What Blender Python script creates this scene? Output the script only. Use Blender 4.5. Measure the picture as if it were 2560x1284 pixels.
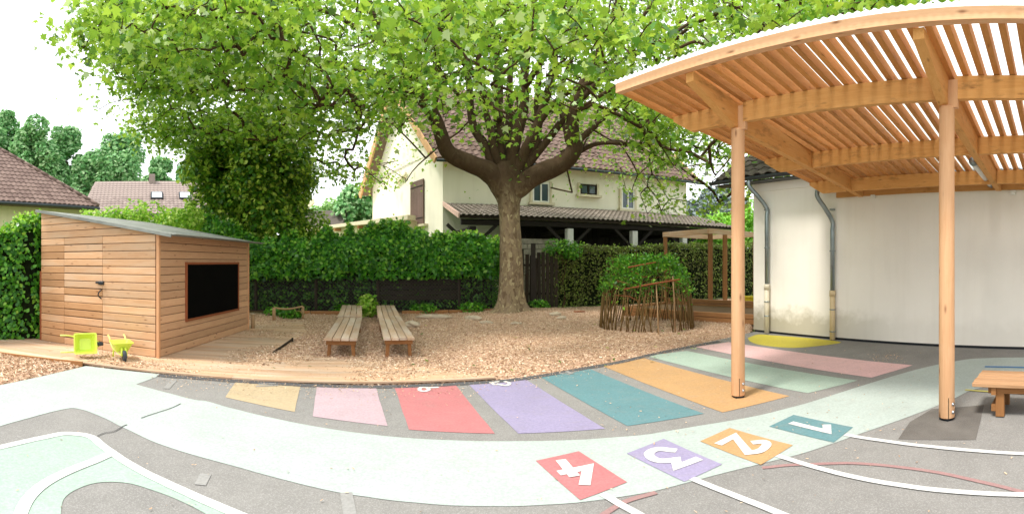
import bpy, math, random
import numpy as np
from mathutils import Vector, Matrix, noise as mnoise
from mathutils.geometry import tessellate_polygon
random.seed(7); rng = np.random.default_rng(7)
R = math.radians
for o in list(bpy.data.objects): bpy.data.objects.remove(o)
SC = bpy.context.scene
COL = SC.collection

# ------------------------------------------------------------------ camera
F, Y0, XC, HC = 1205.0, 655.0, 1280.0, 1.6      # cylinder radius in pixels, horizon row, centre column, eye height
cam_data = bpy.data.cameras.new('camera')
cam_data.type = 'PANO'
cam_data.panorama_type = 'CENTRAL_CYLINDRICAL'
cam_data.central_cylindrical_radius = 1.0
cam_data.central_cylindrical_range_u_min = -XC / F
cam_data.central_cylindrical_range_u_max = XC / F
cam_data.central_cylindrical_range_v_min = -(1284 - Y0) / F
cam_data.central_cylindrical_range_v_max = Y0 / F
cam_data.clip_start = 0.05; cam_data.clip_end = 1500
cam = bpy.data.objects.new('camera', cam_data); COL.objects.link(cam)
cam.location = (0, 0, HC); cam.rotation_euler = (R(90), 0, 0)
SC.camera = cam

# ------------------------------------------------------------------ sky, sun, exposure
SUN_AZ, SUN_EL = R(-118), R(62)                 # compass angle from +Y towards +X, height
world = bpy.data.worlds.new('World'); SC.world = world; world.use_nodes = True
wn = world.node_tree; wn.nodes.clear()
w_out = wn.nodes.new('ShaderNodeOutputWorld'); w_bg = wn.nodes.new('ShaderNodeBackground')
w_sky = wn.nodes.new('ShaderNodeTexSky'); w_sky.sky_type = 'NISHITA'; w_sky.sun_disc = False
w_sky.sun_elevation = SUN_EL; w_sky.sun_rotation = SUN_AZ
w_sky.air_density = 1.0; w_sky.dust_density = 1.0; w_sky.ozone_density = 1.0
w_bw = wn.nodes.new('ShaderNodeRGBToBW'); w_mix = wn.nodes.new('ShaderNodeMix'); w_mix.data_type = 'RGBA'
w_mix.inputs[0].default_value = 0.86             # thin bright overcast: nearly colourless
wn.links.new(w_sky.outputs[0], w_bw.inputs[0]); wn.links.new(w_sky.outputs[0], w_mix.inputs[6])
wn.links.new(w_bw.outputs[0], w_mix.inputs[7]); wn.links.new(w_mix.outputs[2], w_bg.inputs[0])
w_bg.inputs[1].default_value = 0.12
w_cl = wn.nodes.new('ShaderNodeMix'); w_cl.data_type = 'RGBA'   # even cloud layer over the clear sky
w_cl.inputs[0].default_value = 0.75; w_cl.inputs[7].default_value = (5.6, 5.75, 5.9, 1)
wn.links.new(w_mix.outputs[2], w_cl.inputs[6]); wn.links.new(w_cl.outputs[2], w_bg.inputs[0])
wn.links.new(w_bg.outputs[0], w_out.inputs[0])
sun_d = bpy.data.lights.new('sun', 'SUN'); sun_d.energy = 1.5; sun_d.angle = R(11); sun_d.color = (1.0, 0.95, 0.87)
sun = bpy.data.objects.new('sun', sun_d); COL.objects.link(sun)
sdir = Vector((math.sin(SUN_AZ) * math.cos(SUN_EL), math.cos(SUN_AZ) * math.cos(SUN_EL), math.sin(SUN_EL)))
sun.rotation_euler = sdir.to_track_quat('Z', 'Y').to_euler(); sun.location = (0, 0, 30)
SC.view_settings.view_transform = 'Standard'; SC.view_settings.look = 'None'
SC.view_settings.gamma = 1.0; SC.view_settings.use_curve_mapping = False
SC.view_settings.exposure = 1.7
SC.cycles.max_bounces = 7; SC.cycles.transparent_max_bounces = 8
SC.cycles.diffuse_bounces = 4; SC.cycles.sample_clamp_indirect = 6

# ------------------------------------------------------------------ helpers: positions
def az(px): return (px - XC) / F
def W(px, py, z=0.0):
    d = (HC - z) * F / (py - Y0); a = az(px)
    return Vector((d * math.sin(a), d * math.cos(a), z))
def PD(px, py, d):
    a = az(px); return Vector((d * math.sin(a), d * math.cos(a), HC + (Y0 - py) / F * d))
def on_line(px, x0, D, z=0.0):
    """point seen at column px on the straight plan line whose foot of perpendicular is at column x0, distance D"""
    a = az(px); d = D / math.cos(a - az(x0)); return Vector((d * math.sin(a), d * math.cos(a), z))
def px_of(p):
    d = math.hypot(p[0], p[1]); return XC + F * math.atan2(p[0], p[1]), Y0 - (p[2] - HC) / d * F

# ------------------------------------------------------------------ helpers: objects
MW = {}
def link(o, parent=None, m=None):
    COL.objects.link(o); m = m or Matrix.Identity(4)
    if parent is not None:
        o.parent = parent; o.matrix_parent_inverse = MW[parent].inverted()
    o.matrix_basis = m; MW[o] = m
    return o
def tag(o, label=None, cat=None, group=None, kind=None):
    if label: o['label'] = label
    if cat: o['category'] = cat
    if group: o['group'] = group
    if kind: o['kind'] = kind
    return o
def thing(name, label, cat, loc=(0, 0, 0), group=None):
    o = bpy.data.objects.new(name, None); o.empty_display_size = 0.2
    link(o, None, Matrix.Translation(Vector(loc))); return tag(o, label, cat, group)
def mk(name, verts, faces, mat, parent=None, m=None, smooth=False):
    me = bpy.data.meshes.new(name); me.from_pydata([tuple(v) for v in verts], [], faces); me.update()
    if smooth: me.polygons.foreach_set('use_smooth', [True] * len(me.polygons))
    me.materials.append(mat)
    return link(bpy.data.objects.new(name, me), parent, m)
def frame(p0, p1, up=Vector((0, 0, 1))):
    x = (Vector(p1) - Vector(p0)).normalized(); y = Vector(up).cross(x)
    if y.length < 1e-4: y = Vector((0, 1, 0)).cross(x)
    y.normalize(); z = x.cross(y)
    m = Matrix((x, y, z)).transposed().to_4x4(); m.translation = (Vector(p0) + Vector(p1)) / 2
    return m
def beam_geo(L, w, h, c):
    """bar along local X with chamfered section"""
    a, b = w / 2, h / 2
    sec = [(-a, -b), (a, -b), (a, b), (-a, b)] if c <= 0 else \
        [(-a + c, -b), (a - c, -b), (a, -b + c), (a, b - c), (a - c, b), (-a + c, b), (-a, b - c), (-a, -b + c)]
    n = len(sec)
    v = [(-L / 2, y, z) for y, z in sec] + [(L / 2, y, z) for y, z in sec]
    f = [tuple(range(n))[::-1], tuple(range(n, 2 * n))] + [(i, (i + 1) % n, n + (i + 1) % n, n + i) for i in range(n)]
    return v, f
def beam(name, p0, p1, w, h, mat, parent=None, c=0.006, up=Vector((0, 0, 1)), off=(0, 0)):
    m = frame(p0, p1, up); L = (Vector(p1) - Vector(p0)).length
    v, f = beam_geo(L, w, h, c)
    if off != (0, 0): v = [(x, y + off[0], z + off[1]) for x, y, z in v]
    return mk(name, v, f, mat, parent, m)
def box(name, cx, size, mat, parent=None, rz=0.0, c=0.0):
    v, f = beam_geo(size[0], size[1], size[2], c)
    return mk(name, v, f, mat, parent, Matrix.Translation(Vector(cx)) @ Matrix.Rotation(rz, 4, 'Z'))
def tube_geo(pts, rad, n=8, V=None, Fc=None, cap=True):
    V = [] if V is None else V; Fc = [] if Fc is None else Fc
    pts = [Vector(p) for p in pts]; base = len(V); prev = None
    for i, p in enumerate(pts):
        t = (pts[min(i + 1, len(pts) - 1)] - pts[max(i - 1, 0)]).normalized()
        if prev is None:
            u = t.cross(Vector((0.13, 0.31, 0.94)));  u = u if u.length > 1e-3 else t.cross(Vector((1, 0, 0)))
        else: u = prev - t * prev.dot(t)
        u.normalize(); w = t.cross(u); prev = u
        r = rad[i] if hasattr(rad, '__len__') else rad
        for k in range(n):
            a = 2 * math.pi * k / n; V.append(tuple(p + (u * math.cos(a) + w * math.sin(a)) * r))
    for i in range(len(pts) - 1):
        for k in range(n):
            a = base + i * n + k; b = base + i * n + (k + 1) % n; Fc.append((a, b, b + n, a + n))
    if cap:
        Fc.append(tuple(base + k for k in range(n))[::-1]); e = base + (len(pts) - 1) * n
        Fc.append(tuple(e + k for k in range(n)))
    return V, Fc
def tube(name, pts, rad, mat, parent=None, n=8, smooth=True):
    v, f = tube_geo(pts, rad, n); c = Vector(pts[0])
    return mk(name, [Vector(p) - c for p in v], f, mat, parent, Matrix.Translation(c), smooth)
def catmull(P, per=6):
    P = [Vector(p) for p in P]; Q = [P[0] * 2 - P[1]] + P + [P[-1] * 2 - P[-2]]; out = []
    for i in range(1, len(Q) - 2):
        for k in range(per):
            t = k / per; a, b, c, d = Q[i - 1], Q[i], Q[i + 1], Q[i + 2]
            out.append(0.5 * ((2 * b) + (c - a) * t + (2 * a - 5 * b + 4 * c - d) * t * t + (3 * b - a - 3 * c + d) * t ** 3))
    out.append(P[-1]); return out
def sheet(name, pts, z, mat, parent=None, jitter=0.0, seg=0.25):
    """flat polygon on the ground, outline resampled and slightly uneven like brushwork"""
    P = [Vector((p[0], p[1], 0)) for p in pts]; out = []
    for i in range(len(P)):
        a, b = P[i], P[(i + 1) % len(P)]; n = max(1, int((b - a).length / seg)) if jitter else 1
        nrm = Vector((-(b - a).y, (b - a).x, 0)); nrm = nrm.normalized() if nrm.length > 0 else nrm
        for k in range(n):
            q = a.lerp(b, k / n)
            if jitter: q = q + nrm * jitter * mnoise.noise(q * 4.0 + Vector((0, 0, z * 900)))
            out.append(Vector((q.x, q.y, 0)))
    tri = tessellate_polygon([out]); c = out[0]
    fs = []
    for t in tri:
        a, b, d = (out[i] for i in t)
        fs.append(tuple(t) if (b - a).cross(d - a).z > 0 else tuple(t)[::-1])
    return mk(name, [q - c for q in out], fs, mat, parent, Matrix.Translation(Vector((c.x, c.y, z))))
def ribbon(name, pts, w, z, mat, parent=None, per=8, jitter=0.004):
    C = catmull([Vector((p[0], p[1], 0)) for p in pts], per); V = []; Fs = []
    for i, p in enumerate(C):
        t = (C[min(i + 1, len(C) - 1)] - C[max(i - 1, 0)]).normalized(); n = Vector((-t.y, t.x, 0))
        j = jitter * mnoise.noise(p * 5)
        V += [p + n * (w / 2 + j), p - n * (w / 2 - j)]
    for i in range(len(C) - 1): Fs.append((2 * i, 2 * i + 1, 2 * i + 3, 2 * i + 2))
    c = V[0].copy(); return mk(name, [v - c for v in V], Fs, mat, parent, Matrix.Translation(Vector((c.x, c.y, z))))
def mesh_np(name, V, nper, mat, parent=None, m=None, tone=None):
    """V (N, nper, 3): one polygon per row, with a random tone per face"""
    N = len(V); me = bpy.data.meshes.new(name)
    me.vertices.add(N * nper); me.vertices.foreach_set('co', V.reshape(-1).astype(np.float32))
    me.loops.add(N * nper); me.loops.foreach_set('vertex_index', np.arange(N * nper, dtype=np.int32))
    me.polygons.add(N); me.polygons.foreach_set('loop_start', np.arange(0, N * nper, nper, dtype=np.int32))
    at = me.attributes.new('tone', 'FLOAT', 'FACE')
    at.data.foreach_set('value', (rng.random(N) if tone is None else tone).astype(np.float32))
    me.update(calc_edges=True); me.validate(); me.materials.append(mat)
    return link(bpy.data.objects.new(name, me), parent, m)

LEAF = np.array([(0, 0, 0), (.28, .22, .05), (.34, .5, .07), (0, 1, -.04), (-.34, .5, .07), (-.28, .22, .05)])
PLANE = np.array([(0, 0, 0), (.22, .02, .03), (.52, .1, .02), (.36, .3, .05), (.62, .56, -.02), (.27, .52, .05), (.0, 1.02, -.06),
                  (-.27, .52, .05), (-.62, .56, -.02), (-.36, .3, .05), (-.52, .1, .02), (-.22, .02, .03)])
QUAD = np.array([(-.42, 0, 0), (.38, .1, .06), (.5, .9, -.03), (-.3, 1., .04)])
def leaves(pos, size, tmpl, updir=None, spread=0.9, droop=0.0):
    """leaf polygons at pos; normals scatter around updir"""
    N = len(pos); up = np.array([0, 0, 1.0]) if updir is None else updir
    nrm = up + rng.normal(0, spread, (N, 3)); nrm /= np.linalg.norm(nrm, axis=1)[:, None]
    t = rng.normal(0, 1, (N, 3)); t[:, 2] -= droop
    t -= nrm * (t * nrm).sum(1)[:, None]; t /= np.linalg.norm(t, axis=1)[:, None] + 1e-9
    b = np.cross(t, nrm); s = size if np.ndim(size) else np.full(N, size)
    return pos[:, None, :] + s[:, None, None] * (tmpl[None, :, 0, None] * b[:, None, :] + tmpl[None, :, 1, None] * t[:, None, :]
                                                + tmpl[None, :, 2, None] * nrm[:, None, :])

# ------------------------------------------------------------------ helpers: materials
def lin(c):
    c = c.lstrip('#'); v = [int(c[i:i + 2], 16) / 255 for i in (0, 2, 4)]
    return tuple(x / 12.92 if x <= 0.04045 else ((x + 0.055) / 1.055) ** 2.4 for x in v) + (1.0,)
class NT:
    def __init__(s, name):
        s.m = bpy.data.materials.new(name); s.m.use_nodes = True; s.t = s.m.node_tree; s.t.nodes.clear()
        s.out = s.n('ShaderNodeOutputMaterial')
    def n(s, k, **kw):
        x = s.t.nodes.new(k)
        for a, b in kw.items():
            if a.startswith('i_'): x.inputs[int(a[2:]) if a[2:].isdigit() else a[2:]].default_value = b
            else: setattr(x, a, b)
        return x
    def l(s, a, b): s.t.links.new(a, b); return b
    def coord(s, kind='Object', scale=(1, 1, 1), rand=False):
        c = s.n('ShaderNodeTexCoord').outputs[kind]
        if rand:
            oi = s.n('ShaderNodeObjectInfo'); ad = s.n('ShaderNodeVectorMath', operation='MULTIPLY_ADD')
            cx = s.n('ShaderNodeCombineXYZ')
            for i in range(3): s.l(oi.outputs['Random'], cx.inputs[i])
            s.l(cx.outputs[0], ad.inputs[0]); ad.inputs[1].default_value = (37, 61, 83); s.l(c, ad.inputs[2]); c = ad.outputs[0]
        mp = s.n('ShaderNodeMapping'); mp.inputs['Scale'].default_value = scale; s.l(c, mp.inputs[0]); return mp.outputs[0]
    def noise(s, vec, scale, detail=4, rough=.55, dist=0):
        x = s.n('ShaderNodeTexNoise'); x.inputs['Scale'].default_value = scale; x.inputs['Detail'].default_value = detail
        x.inputs['Roughness'].default_value = rough; x.inputs['Distortion'].default_value = dist; s.l(vec, x.inputs['Vector']); return x.outputs[0]
    def vor(s, vec, scale, feature='F1', out='Distance', rnd=1.0):
        x = s.n('ShaderNodeTexVoronoi', feature=feature); x.inputs['Scale'].default_value = scale
        if 'Randomness' in x.inputs: x.inputs['Randomness'].default_value = rnd
        s.l(vec, x.inputs['Vector']); return x.outputs[out]
    def ramp(s, fac, stops):
        x = s.n('ShaderNodeValToRGB'); e = x.color_ramp.elements
        while len(e) < len(stops): e.new(0.5)
        for k, (p, c) in zip(e, stops): k.position = p; k.color = c if len(c) == 4 else tuple(c) + (1,)
        s.l(fac, x.inputs[0]); return x.outputs[0]
    def mix(s, fac, a, b, mode='MIX'):
        x = s.n('ShaderNodeMix', data_type='RGBA', blend_type=mode)
        for i, v in ((0, fac), (6, a), (7, b)):
            if hasattr(v, 'links'): s.l(v, x.inputs[i])
            else: x.inputs[i].default_value = v
        return x.outputs[2]
    def math(s, op, a, b=0.0):
        x = s.n('ShaderNodeMath', operation=op)
        for i, v in ((0, a), (1, b)):
            if hasattr(v, 'links'): s.l(v, x.inputs[i])
            else: x.inputs[i].default_value = v
        return x.outputs[0]
    def bsdf(s, col, rough=.7, bump=None, bs=.3, bd=.01, spec=.3, metal=0.0):
        b = s.n('ShaderNodeBsdfPrincipled'); b.inputs['Metallic'].default_value = metal
        b.inputs['Specular IOR Level'].default_value = spec
        for k, v in (('Base Color', col), ('Roughness', rough)):
            if hasattr(v, 'links'): s.l(v, b.inputs[k])
            else: b.inputs[k].default_value = v
        if bump is not None:
            x = s.n('ShaderNodeBump'); x.inputs['Strength'].default_value = bs; x.inputs['Distance'].default_value = bd
            s.l(bump, x.inputs['Height']); s.l(x.outputs[0], b.inputs['Normal'])
        s.l(b.outputs[0], s.out.inputs[0]); return s.m

def m_wood(name, light, dark, knot=.55, var=.35, grey=None, rough=.75, gs=1.0, stain=0.0):
    s = NT(name); v = s.coord('Object', (1.1 * gs, 9 * gs, 9 * gs), True); v2 = s.coord('Object', (1.5 * gs, 60 * gs, 60 * gs), True)
    g = s.noise(v, 2.4, 5, .6, 1.2); g2 = s.noise(v2, 2.0, 3)
    col = s.mix(g, lin(light), lin(dark)); col = s.mix(s.math('MULTIPLY', g2, .35), col, lin(dark), 'MULTIPLY')
    kv = s.coord('Object', (2.6 * gs, 8 * gs, 8 * gs), True); k = s.vor(kv, 1.25)
    kr = s.ramp(k, [(0.03, (1, 1, 1)), (0.12, (.25, .25, .25)), (.17, (0, 0, 0))])
    col = s.mix(s.math('MULTIPLY', kr, knot), col, lin('#6b3a1a'))
    if grey: col = s.mix(s.ramp(s.noise(s.coord('Object', (.6, 3, 3), True), 1.7, 4), [(.42, (0, 0, 0)), (.7, (.8, .8, .8))]), col, lin(grey))
    if stain:
        st = s.ramp(s.noise(s.coord('Object', (1.2, 3, 3), True), 2.2, 5, .7), [(.56, (0, 0, 0)), (.72, (stain,) * 3)])
        col = s.mix(st, col, lin('#5a3a20'))
    oi = s.n('ShaderNodeObjectInfo'); br = s.math('ADD', s.math('MULTIPLY', oi.outputs['Random'], var), 1 - var * .6)
    hs = s.n('ShaderNodeHueSaturation'); s.l(col, hs.inputs['Color']); s.l(br, hs.inputs['Value'])
    return s.bsdf(hs.outputs[0], rough, g2, .25, .004, .25)
def m_plain(name, c, rough=.6, spec=.35, metal=0.0, var=.12, scale=6.0):
    s = NT(name); n = s.noise(s.coord('Object', (1, 1, 1), True), scale, 5)
    a = lin(c); d = tuple(x * (1 - var) for x in a[:3]) + (1,); e = tuple(min(1, x * (1 + var)) for x in a[:3]) + (1,)
    return s.bsdf(s.ramp(n, [(.3, d), (.7, e)]), rough, n, .08, .004, spec, metal)
def m_plaster(name, c, stain=.25, sc=.5, dirt=False):
    s = NT(name); v = s.coord('Object'); big = s.noise(v, sc, 5, .6); fine = s.noise(v, 90, 3)
    a = lin(c); col = s.mix(s.ramp(big, [(.35, (0, 0, 0)), (.75, (1, 1, 1))]), a, tuple(x * .9 for x in a[:3]) + (1,))
    streak = s.noise(s.coord('Object', (3, 3, .25)), 1.3, 5); sr = s.ramp(streak, [(.5, (0, 0, 0)), (.8, (stain,) * 3)])
    col = s.mix(sr, col, lin('#9a8a6c'), 'MULTIPLY')
    if dirt:      # splash dirt and algae at the foot, strongest by the corner
        sx = s.n('ShaderNodeSeparateXYZ'); s.l(s.coord('Object'), sx.inputs[0])
        hz = s.ramp(s.math('ADD', s.math('MULTIPLY', sx.outputs[2], .5), s.math('ADD', s.math('MULTIPLY', s.noise(v, 1.7, 5, .65), .55), .45)), [(.0, (1, 1, 1)), (.16, (0, 0, 0))])
        hx = s.ramp(s.math('MULTIPLY', s.math('ADD', sx.outputs[0], 10.5), .25), [(0, (1, 1, 1)), (.5, (.6, .6, .6)), (.9, (.12, .12, .12))])
        col = s.mix(s.math('MULTIPLY', s.math('MULTIPLY', hz, hx), .75), col, lin('#7d7350'))
    return s.bsdf(col, .9, fine, .25, .004, .15)
def m_leaf(name, stops, trans=.42, rough=.45, tcol=None):
    s = NT(name); at = s.n('ShaderNodeAttribute', attribute_name='tone')
    c = s.ramp(at.outputs['Fac'], [(p, lin(h)) for p, h in stops])
    b = s.n('ShaderNodeBsdfPrincipled'); s.l(c, b.inputs['Base Color']); b.inputs['Roughness'].default_value = rough
    b.inputs['Specular IOR Level'].default_value = .35
    t = s.n('ShaderNodeBsdfTranslucent'); s.l(s.mix(.5, c, lin(tcol or '#9ccf3a')), t.inputs[0])
    x = s.n('ShaderNodeMixShader'); x.inputs[0].default_value = trans; s.l(b.outputs[0], x.inputs[1]); s.l(t.outputs[0], x.inputs[2])
    s.l(x.outputs[0], s.out.inputs[0]); return s.m
def m_paint(name, c, wear=.5, dirt=.5):
    s = NT(name); v = s.coord('Object', (1, 1, 1), True); f = s.noise(v, 60, 5, .7); b = s.noise(v, 1.6, 5, .65)
    a = lin(c); col = s.mix(s.ramp(b, [(.3, (0, 0, 0)), (.8, (1, 1, 1))]), a, tuple(x * .86 for x in a[:3]) + (1,))
    col = s.mix(.30, col, s.ramp(s.noise(v, 38, 6, .8), [(.36, (.25, .25, .25)), (.62, (1, 1, 1))]), 'MULTIPLY')
    sp = s.ramp(s.vor(v, 7.5), [(.0, (dirt,) * 3), (.05, (0, 0, 0))]); col = s.mix(sp, col, lin('#6f5f4c'))
    sc = s.ramp(s.noise(s.coord('Object', (1, 2.2, 1), True), 4.5, 6, .72, .6), [(.5, (0, 0, 0)), (.78, (.30, .30, .30))]); col = s.mix(sc, col, lin('#8d8880'))
    w = s.ramp(s.math('MULTIPLY', f, s.math('ADD', b, .45)), [(.60, (0, 0, 0)), (.74, (wear,) * 3)]); col = s.mix(w, col, lin('#76706a'))
    return s.bsdf(col, .75, f, .35, .003, .25)

M = {}
M['shed'] = m_wood('shed_boards', '#e6c09a', '#c6976c', .85, .26, grey='#d0b294')
M['shed_dark'] = m_wood('shed_boards_side', '#deb894', '#c09470', .8, .34)
M['shed_stain'] = m_wood('shed_boards_weathered', '#d4aa80', '#b08258', .85, .25)
M['corner'] = m_wood('corner_trim', '#e2b48c', '#c99468', .4, .15)
M['redtrim'] = m_wood('chalkboard_frame', '#a3623f', '#824527', .2, .1)
M['larch'] = m_wood('larch_beam', '#e2b274', '#c88e48', .6, .2, stain=.5)
M['slat'] = m_wood('larch_slat', '#dca468', '#b87830', .55, .35, stain=.45)
M['post'] = m_wood('lit_post_larch', '#e6bf98', '#d09e70', .85, .14, gs=.8)  # same larch as the beams, paler with direct light put into the colour
M['bench'] = m_wood('bench_plank', '#cfb498', '#ab8e72', .3, .3, grey='#c0b2a2')
M['bench2'] = m_wood('brown_bench', '#bd9874', '#96724f', .3, .25)
M['benchleg'] = m_wood('bench_leg', '#a9794a', '#7c522e', .3, .3)
M['deck'] = m_wood('deck_plank', '#d8b898', '#bd9878', .3, .3, grey='#c9b6a0')
M['sleeper'] = m_wood('timber_sleeper', '#b98a5b', '#8a5d36', .4, .3)
M['oldwood'] = m_wood('old_dark_wood', '#43382c', '#261f18', .3, .4)
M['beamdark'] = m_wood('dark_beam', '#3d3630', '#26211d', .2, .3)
M['stick'] = m_wood('stick_wood', '#c2a27c', '#92744f', .2, .3)
M['shutter'] = m_wood('shutter_wood', '#8a746c', '#6d5850', .1, .15)
M['black'] = m_plain('chalkboard_black', '#060606', .7, .04, 0, .3, 3)
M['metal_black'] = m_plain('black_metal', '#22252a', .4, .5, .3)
M['wire'] = m_plain('dull_wire', '#45433a', .6, .3, .3)
M['zinc'] = m_plain('zinc', '#8d989b', .38, .5, .75, .2, 4)
M['gutter'] = m_plain('dark_gutter', '#3c4347', .45, .5, .4)
M['pvc'] = m_plain('cream_pvc', '#cfc6b0', .5, .4, 0, .08)
M['pvc2'] = m_plain('sand_pvc', '#c9b48c', .5, .4, 0, .08)
M['steel'] = m_plain('bolt_steel', '#b9bcbf', .3, .5, .9)
M['felt'] = m_plain('roof_felt', '#82857f', .8, .3, 0, .25, 3)
M['wall'] = m_plaster('school_render', '#efeae0', .10, .6, True)
M['cream'] = m_plaster('house_render', '#f6efdd', .12, .3)
M['cream2'] = m_plaster('neighbour_render', '#dcd3ae', .2, .3)
M['white'] = m_plain('white_paint', '#e8e6df', .5, .3, 0, .06)
M['soffit'] = m_plain('soffit_board', '#c99f74', .7, .2, 0, .12)
M['tan'] = m_plain('stone_trim', '#d6cbb0', .8, .2, 0, .1)
M['pinkish'] = m_plain('pink_render', '#d8b5a8', .9, .2)
M['toy'] = m_plain('lime_plastic', '#d2e650', .35, .5, 0, .05)
M['toy2'] = m_plain('pale_lime_plastic', '#e2ec7c', .38, .5, 0, .05)
M['rubber'] = m_plain('grey_rubber', '#3b4149', .7, .3)
M['yellow_obj'] = m_plain('yellow_plastic', '#d2bf2a', .4, .4)
M['block'] = m_plain('concrete_block', '#b5ab9a', .9, .2, 0, .25, 8)
M['stone'] = m_plain('pale_stone', '#b9aa94', .85, .2, 0, .2, 8)
M['bark'] = m_wood('willow_rod', '#8d7040', '#5f4a2b', .1, .5, gs=3)
M['twig'] = m_plain('dark_twig', '#4a3a29', .9, .15, 0, .35, 9)
M['redstick'] = m_wood('red_stick', '#a9673f', '#7a4327', .1, .3)
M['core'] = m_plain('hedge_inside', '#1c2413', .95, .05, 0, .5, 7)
def m_glass(name, c, r=.08):
    s = NT(name); return s.bsdf(lin(c), r, None, spec=.8)
M['glass'] = m_glass('window_glass', '#3d4c58'); M['sky_glass'] = m_glass('skylight_glass', '#c9d4dc', .15)

def m_asphalt():
    s = NT('asphalt'); v = s.coord('Object'); big = s.noise(v, .35, 6, .6); mid = s.noise(v, 3.0, 5, .65); fine = s.noise(v, 110, 4, .75)
    st = s.vor(v, 130, out='Color'); stg = s.n('ShaderNodeRGBToBW'); s.l(st, stg.inputs[0])
    col = s.mix(s.ramp(big, [(.35, (0, 0, 0)), (.7, (1, 1, 1))]), lin('#74726f'), lin('#82807c'))
    col = s.mix(s.ramp(mid, [(.4, (0, 0, 0)), (.75, (.5, .5, .5))]), col, lin('#8c8a86'))
    col = s.mix(s.ramp(stg.outputs[0], [(.5, (0, 0, 0)), (.95, (.5, .5, .5))]), col, lin('#a5a3a0'))
    col = s.mix(s.ramp(fine, [(.52, (0, 0, 0)), (.72, (.65, .65, .65))]), col, lin('#605f5d'))
    return s.bsdf(col, .9, fine, .5, .004, .2)
M['asphalt'] = m_asphalt()
def m_tar():
    s = NT('dark_tar'); v = s.coord('Object'); f = s.noise(v, 60, 5, .75); g = s.noise(v, 5, 4)
    return s.bsdf(s.mix(s.ramp(f, [(.45, (0, 0, 0)), (.7, (1, 1, 1))]), lin('#46474a'), lin('#6f6d6a')), .85, f, .6, .006, .25)
M['tar'] = m_tar()
def m_patch():
    s = NT('dark_asphalt'); v = s.coord('Object'); f = s.noise(v, 110, 4, .75); g = s.noise(v, 2.5, 5, .65)
    col = s.mix(s.ramp(g, [(.35, (0, 0, 0)), (.75, (1, 1, 1))]), lin('#57534f'), lin('#6b6762')); return s.bsdf(s.mix(s.ramp(f, [(.5, (0, 0, 0)), (.75, (.6, .6, .6))]), col, lin('#8a857e')), .9, f, .5, .004, .2)
M['patch'] = m_patch()
def m_mulch():
    s = NT('wood_chip_ground'); v = s.coord('Object'); v1 = s.vor(v, 26, out='Color'); g = s.n('ShaderNodeRGBToBW'); s.l(v1, g.inputs[0])
    d = s.vor(v, 26); b = s.noise(v, .8, 5, .6)
    col = s.ramp(g.outputs[0], [(.1, lin('#a1806a')), (.4, lin('#c4a288')), (.65, lin('#d3b39a')), (.9, lin('#e0c6ae'))])
    col = s.mix(s.ramp(d, [(.35, (0, 0, 0)), (.8, (.8, .8, .8))]), col, lin('#8f7159'))
    col = s.mix(s.ramp(b, [(.4, (0, 0, 0)), (.75, (.55, .55, .55))]), col, lin('#b3917a'), 'MIX')
    return s.bsdf(col, .95, d, .8, .02, .1)
M['mulch'] = m_mulch()
def m_chip():
    s = NT('wood_chip'); at = s.n('ShaderNodeAttribute', attribute_name='tone')
    return s.bsdf(s.ramp(at.outputs['Fac'], [(0, lin('#8a6f58')), (.25, lin('#bd9e80')), (.6, lin('#d6ba9c')), (1, lin('#e8d7c0'))]), .9, spec=.1)
M['chip'] = m_chip()
def m_soil(name, a, b):
    s = NT(name); v = s.coord('Object'); n = s.noise(v, 6, 6, .7); return s.bsdf(s.mix(n, lin(a), lin(b)), .95, n, .6, .03, .1)
M['soil'] = m_soil('dark_soil', '#5a4632', '#7d664c'); M['grass'] = m_soil('rough_grass', '#55703a', '#7d8a55')
def m_planebark():
    s = NT('plane_bark'); v = s.coord('Object', (1, 1, .55)); w = s.noise(v, 2.5, 4)
    p = s.n('ShaderNodeTexVoronoi'); p.inputs['Scale'].default_value = 15.0
    mv = s.n('ShaderNodeVectorMath', operation='MULTIPLY_ADD'); nz = s.n('ShaderNodeTexNoise'); nz.inputs['Scale'].default_value = 6
    s.l(v, nz.inputs['Vector']); s.l(nz.outputs[1], mv.inputs[0]); mv.inputs[1].default_value = (.22, .22, .22); s.l(v, mv.inputs[2]); s.l(mv.outputs[0], p.inputs['Vector'])
    g = s.n('ShaderNodeRGBToBW'); s.l(p.outputs['Color'], g.inputs[0])
    col = s.ramp(g.outputs[0], [(.2, lin('#7a6650')), (.4, lin('#96826a')), (.55, lin('#a39070')), (.7, lin('#8a765c')), (.85, lin('#bdae88'))])
    f = s.noise(v, 30, 5, .7); col = s.mix(s.math('MULTIPLY', f, .5), col, lin('#4a3c2e'))
    sx = s.n('ShaderNodeSeparateXYZ'); s.l(s.coord('Object'), sx.inputs[0])
    up = s.ramp(s.math('DIVIDE', sx.outputs[2], 10.0), [(.3, (0, 0, 0)), (.42, (.9, .9, .9))])  # darker brown higher up the limbs
    col = s.mix(up, col, s.mix(f, lin('#35281d'), lin('#574534')))
    return s.bsdf(col, .9, s.mix(.5, g.outputs[0], f), .5, .03, .12)
M['planebark'] = m_planebark()
M['planeleaf'] = m_leaf('plane_leaf', [(0, '#27541a'), (.28, '#4f8a28'), (.58, '#86b238'), (.85, '#b2cc50'), (1, '#c2d6a8')], .42, .34, '#b6cf46')
M['darkleaf'] = m_leaf('dark_tree_leaf', [(0, '#1f4714'), (.45, '#3f7820'), (.68, '#84ae32'), (1, '#d2e064')], .4, .35, '#c0dc4c')
M['ivyleaf'] = m_leaf('ivy_leaf', [(0, '#225619'), (.45, '#3f8022'), (.8, '#64a82e'), (1, '#98c84a')], .34, .33)
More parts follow.
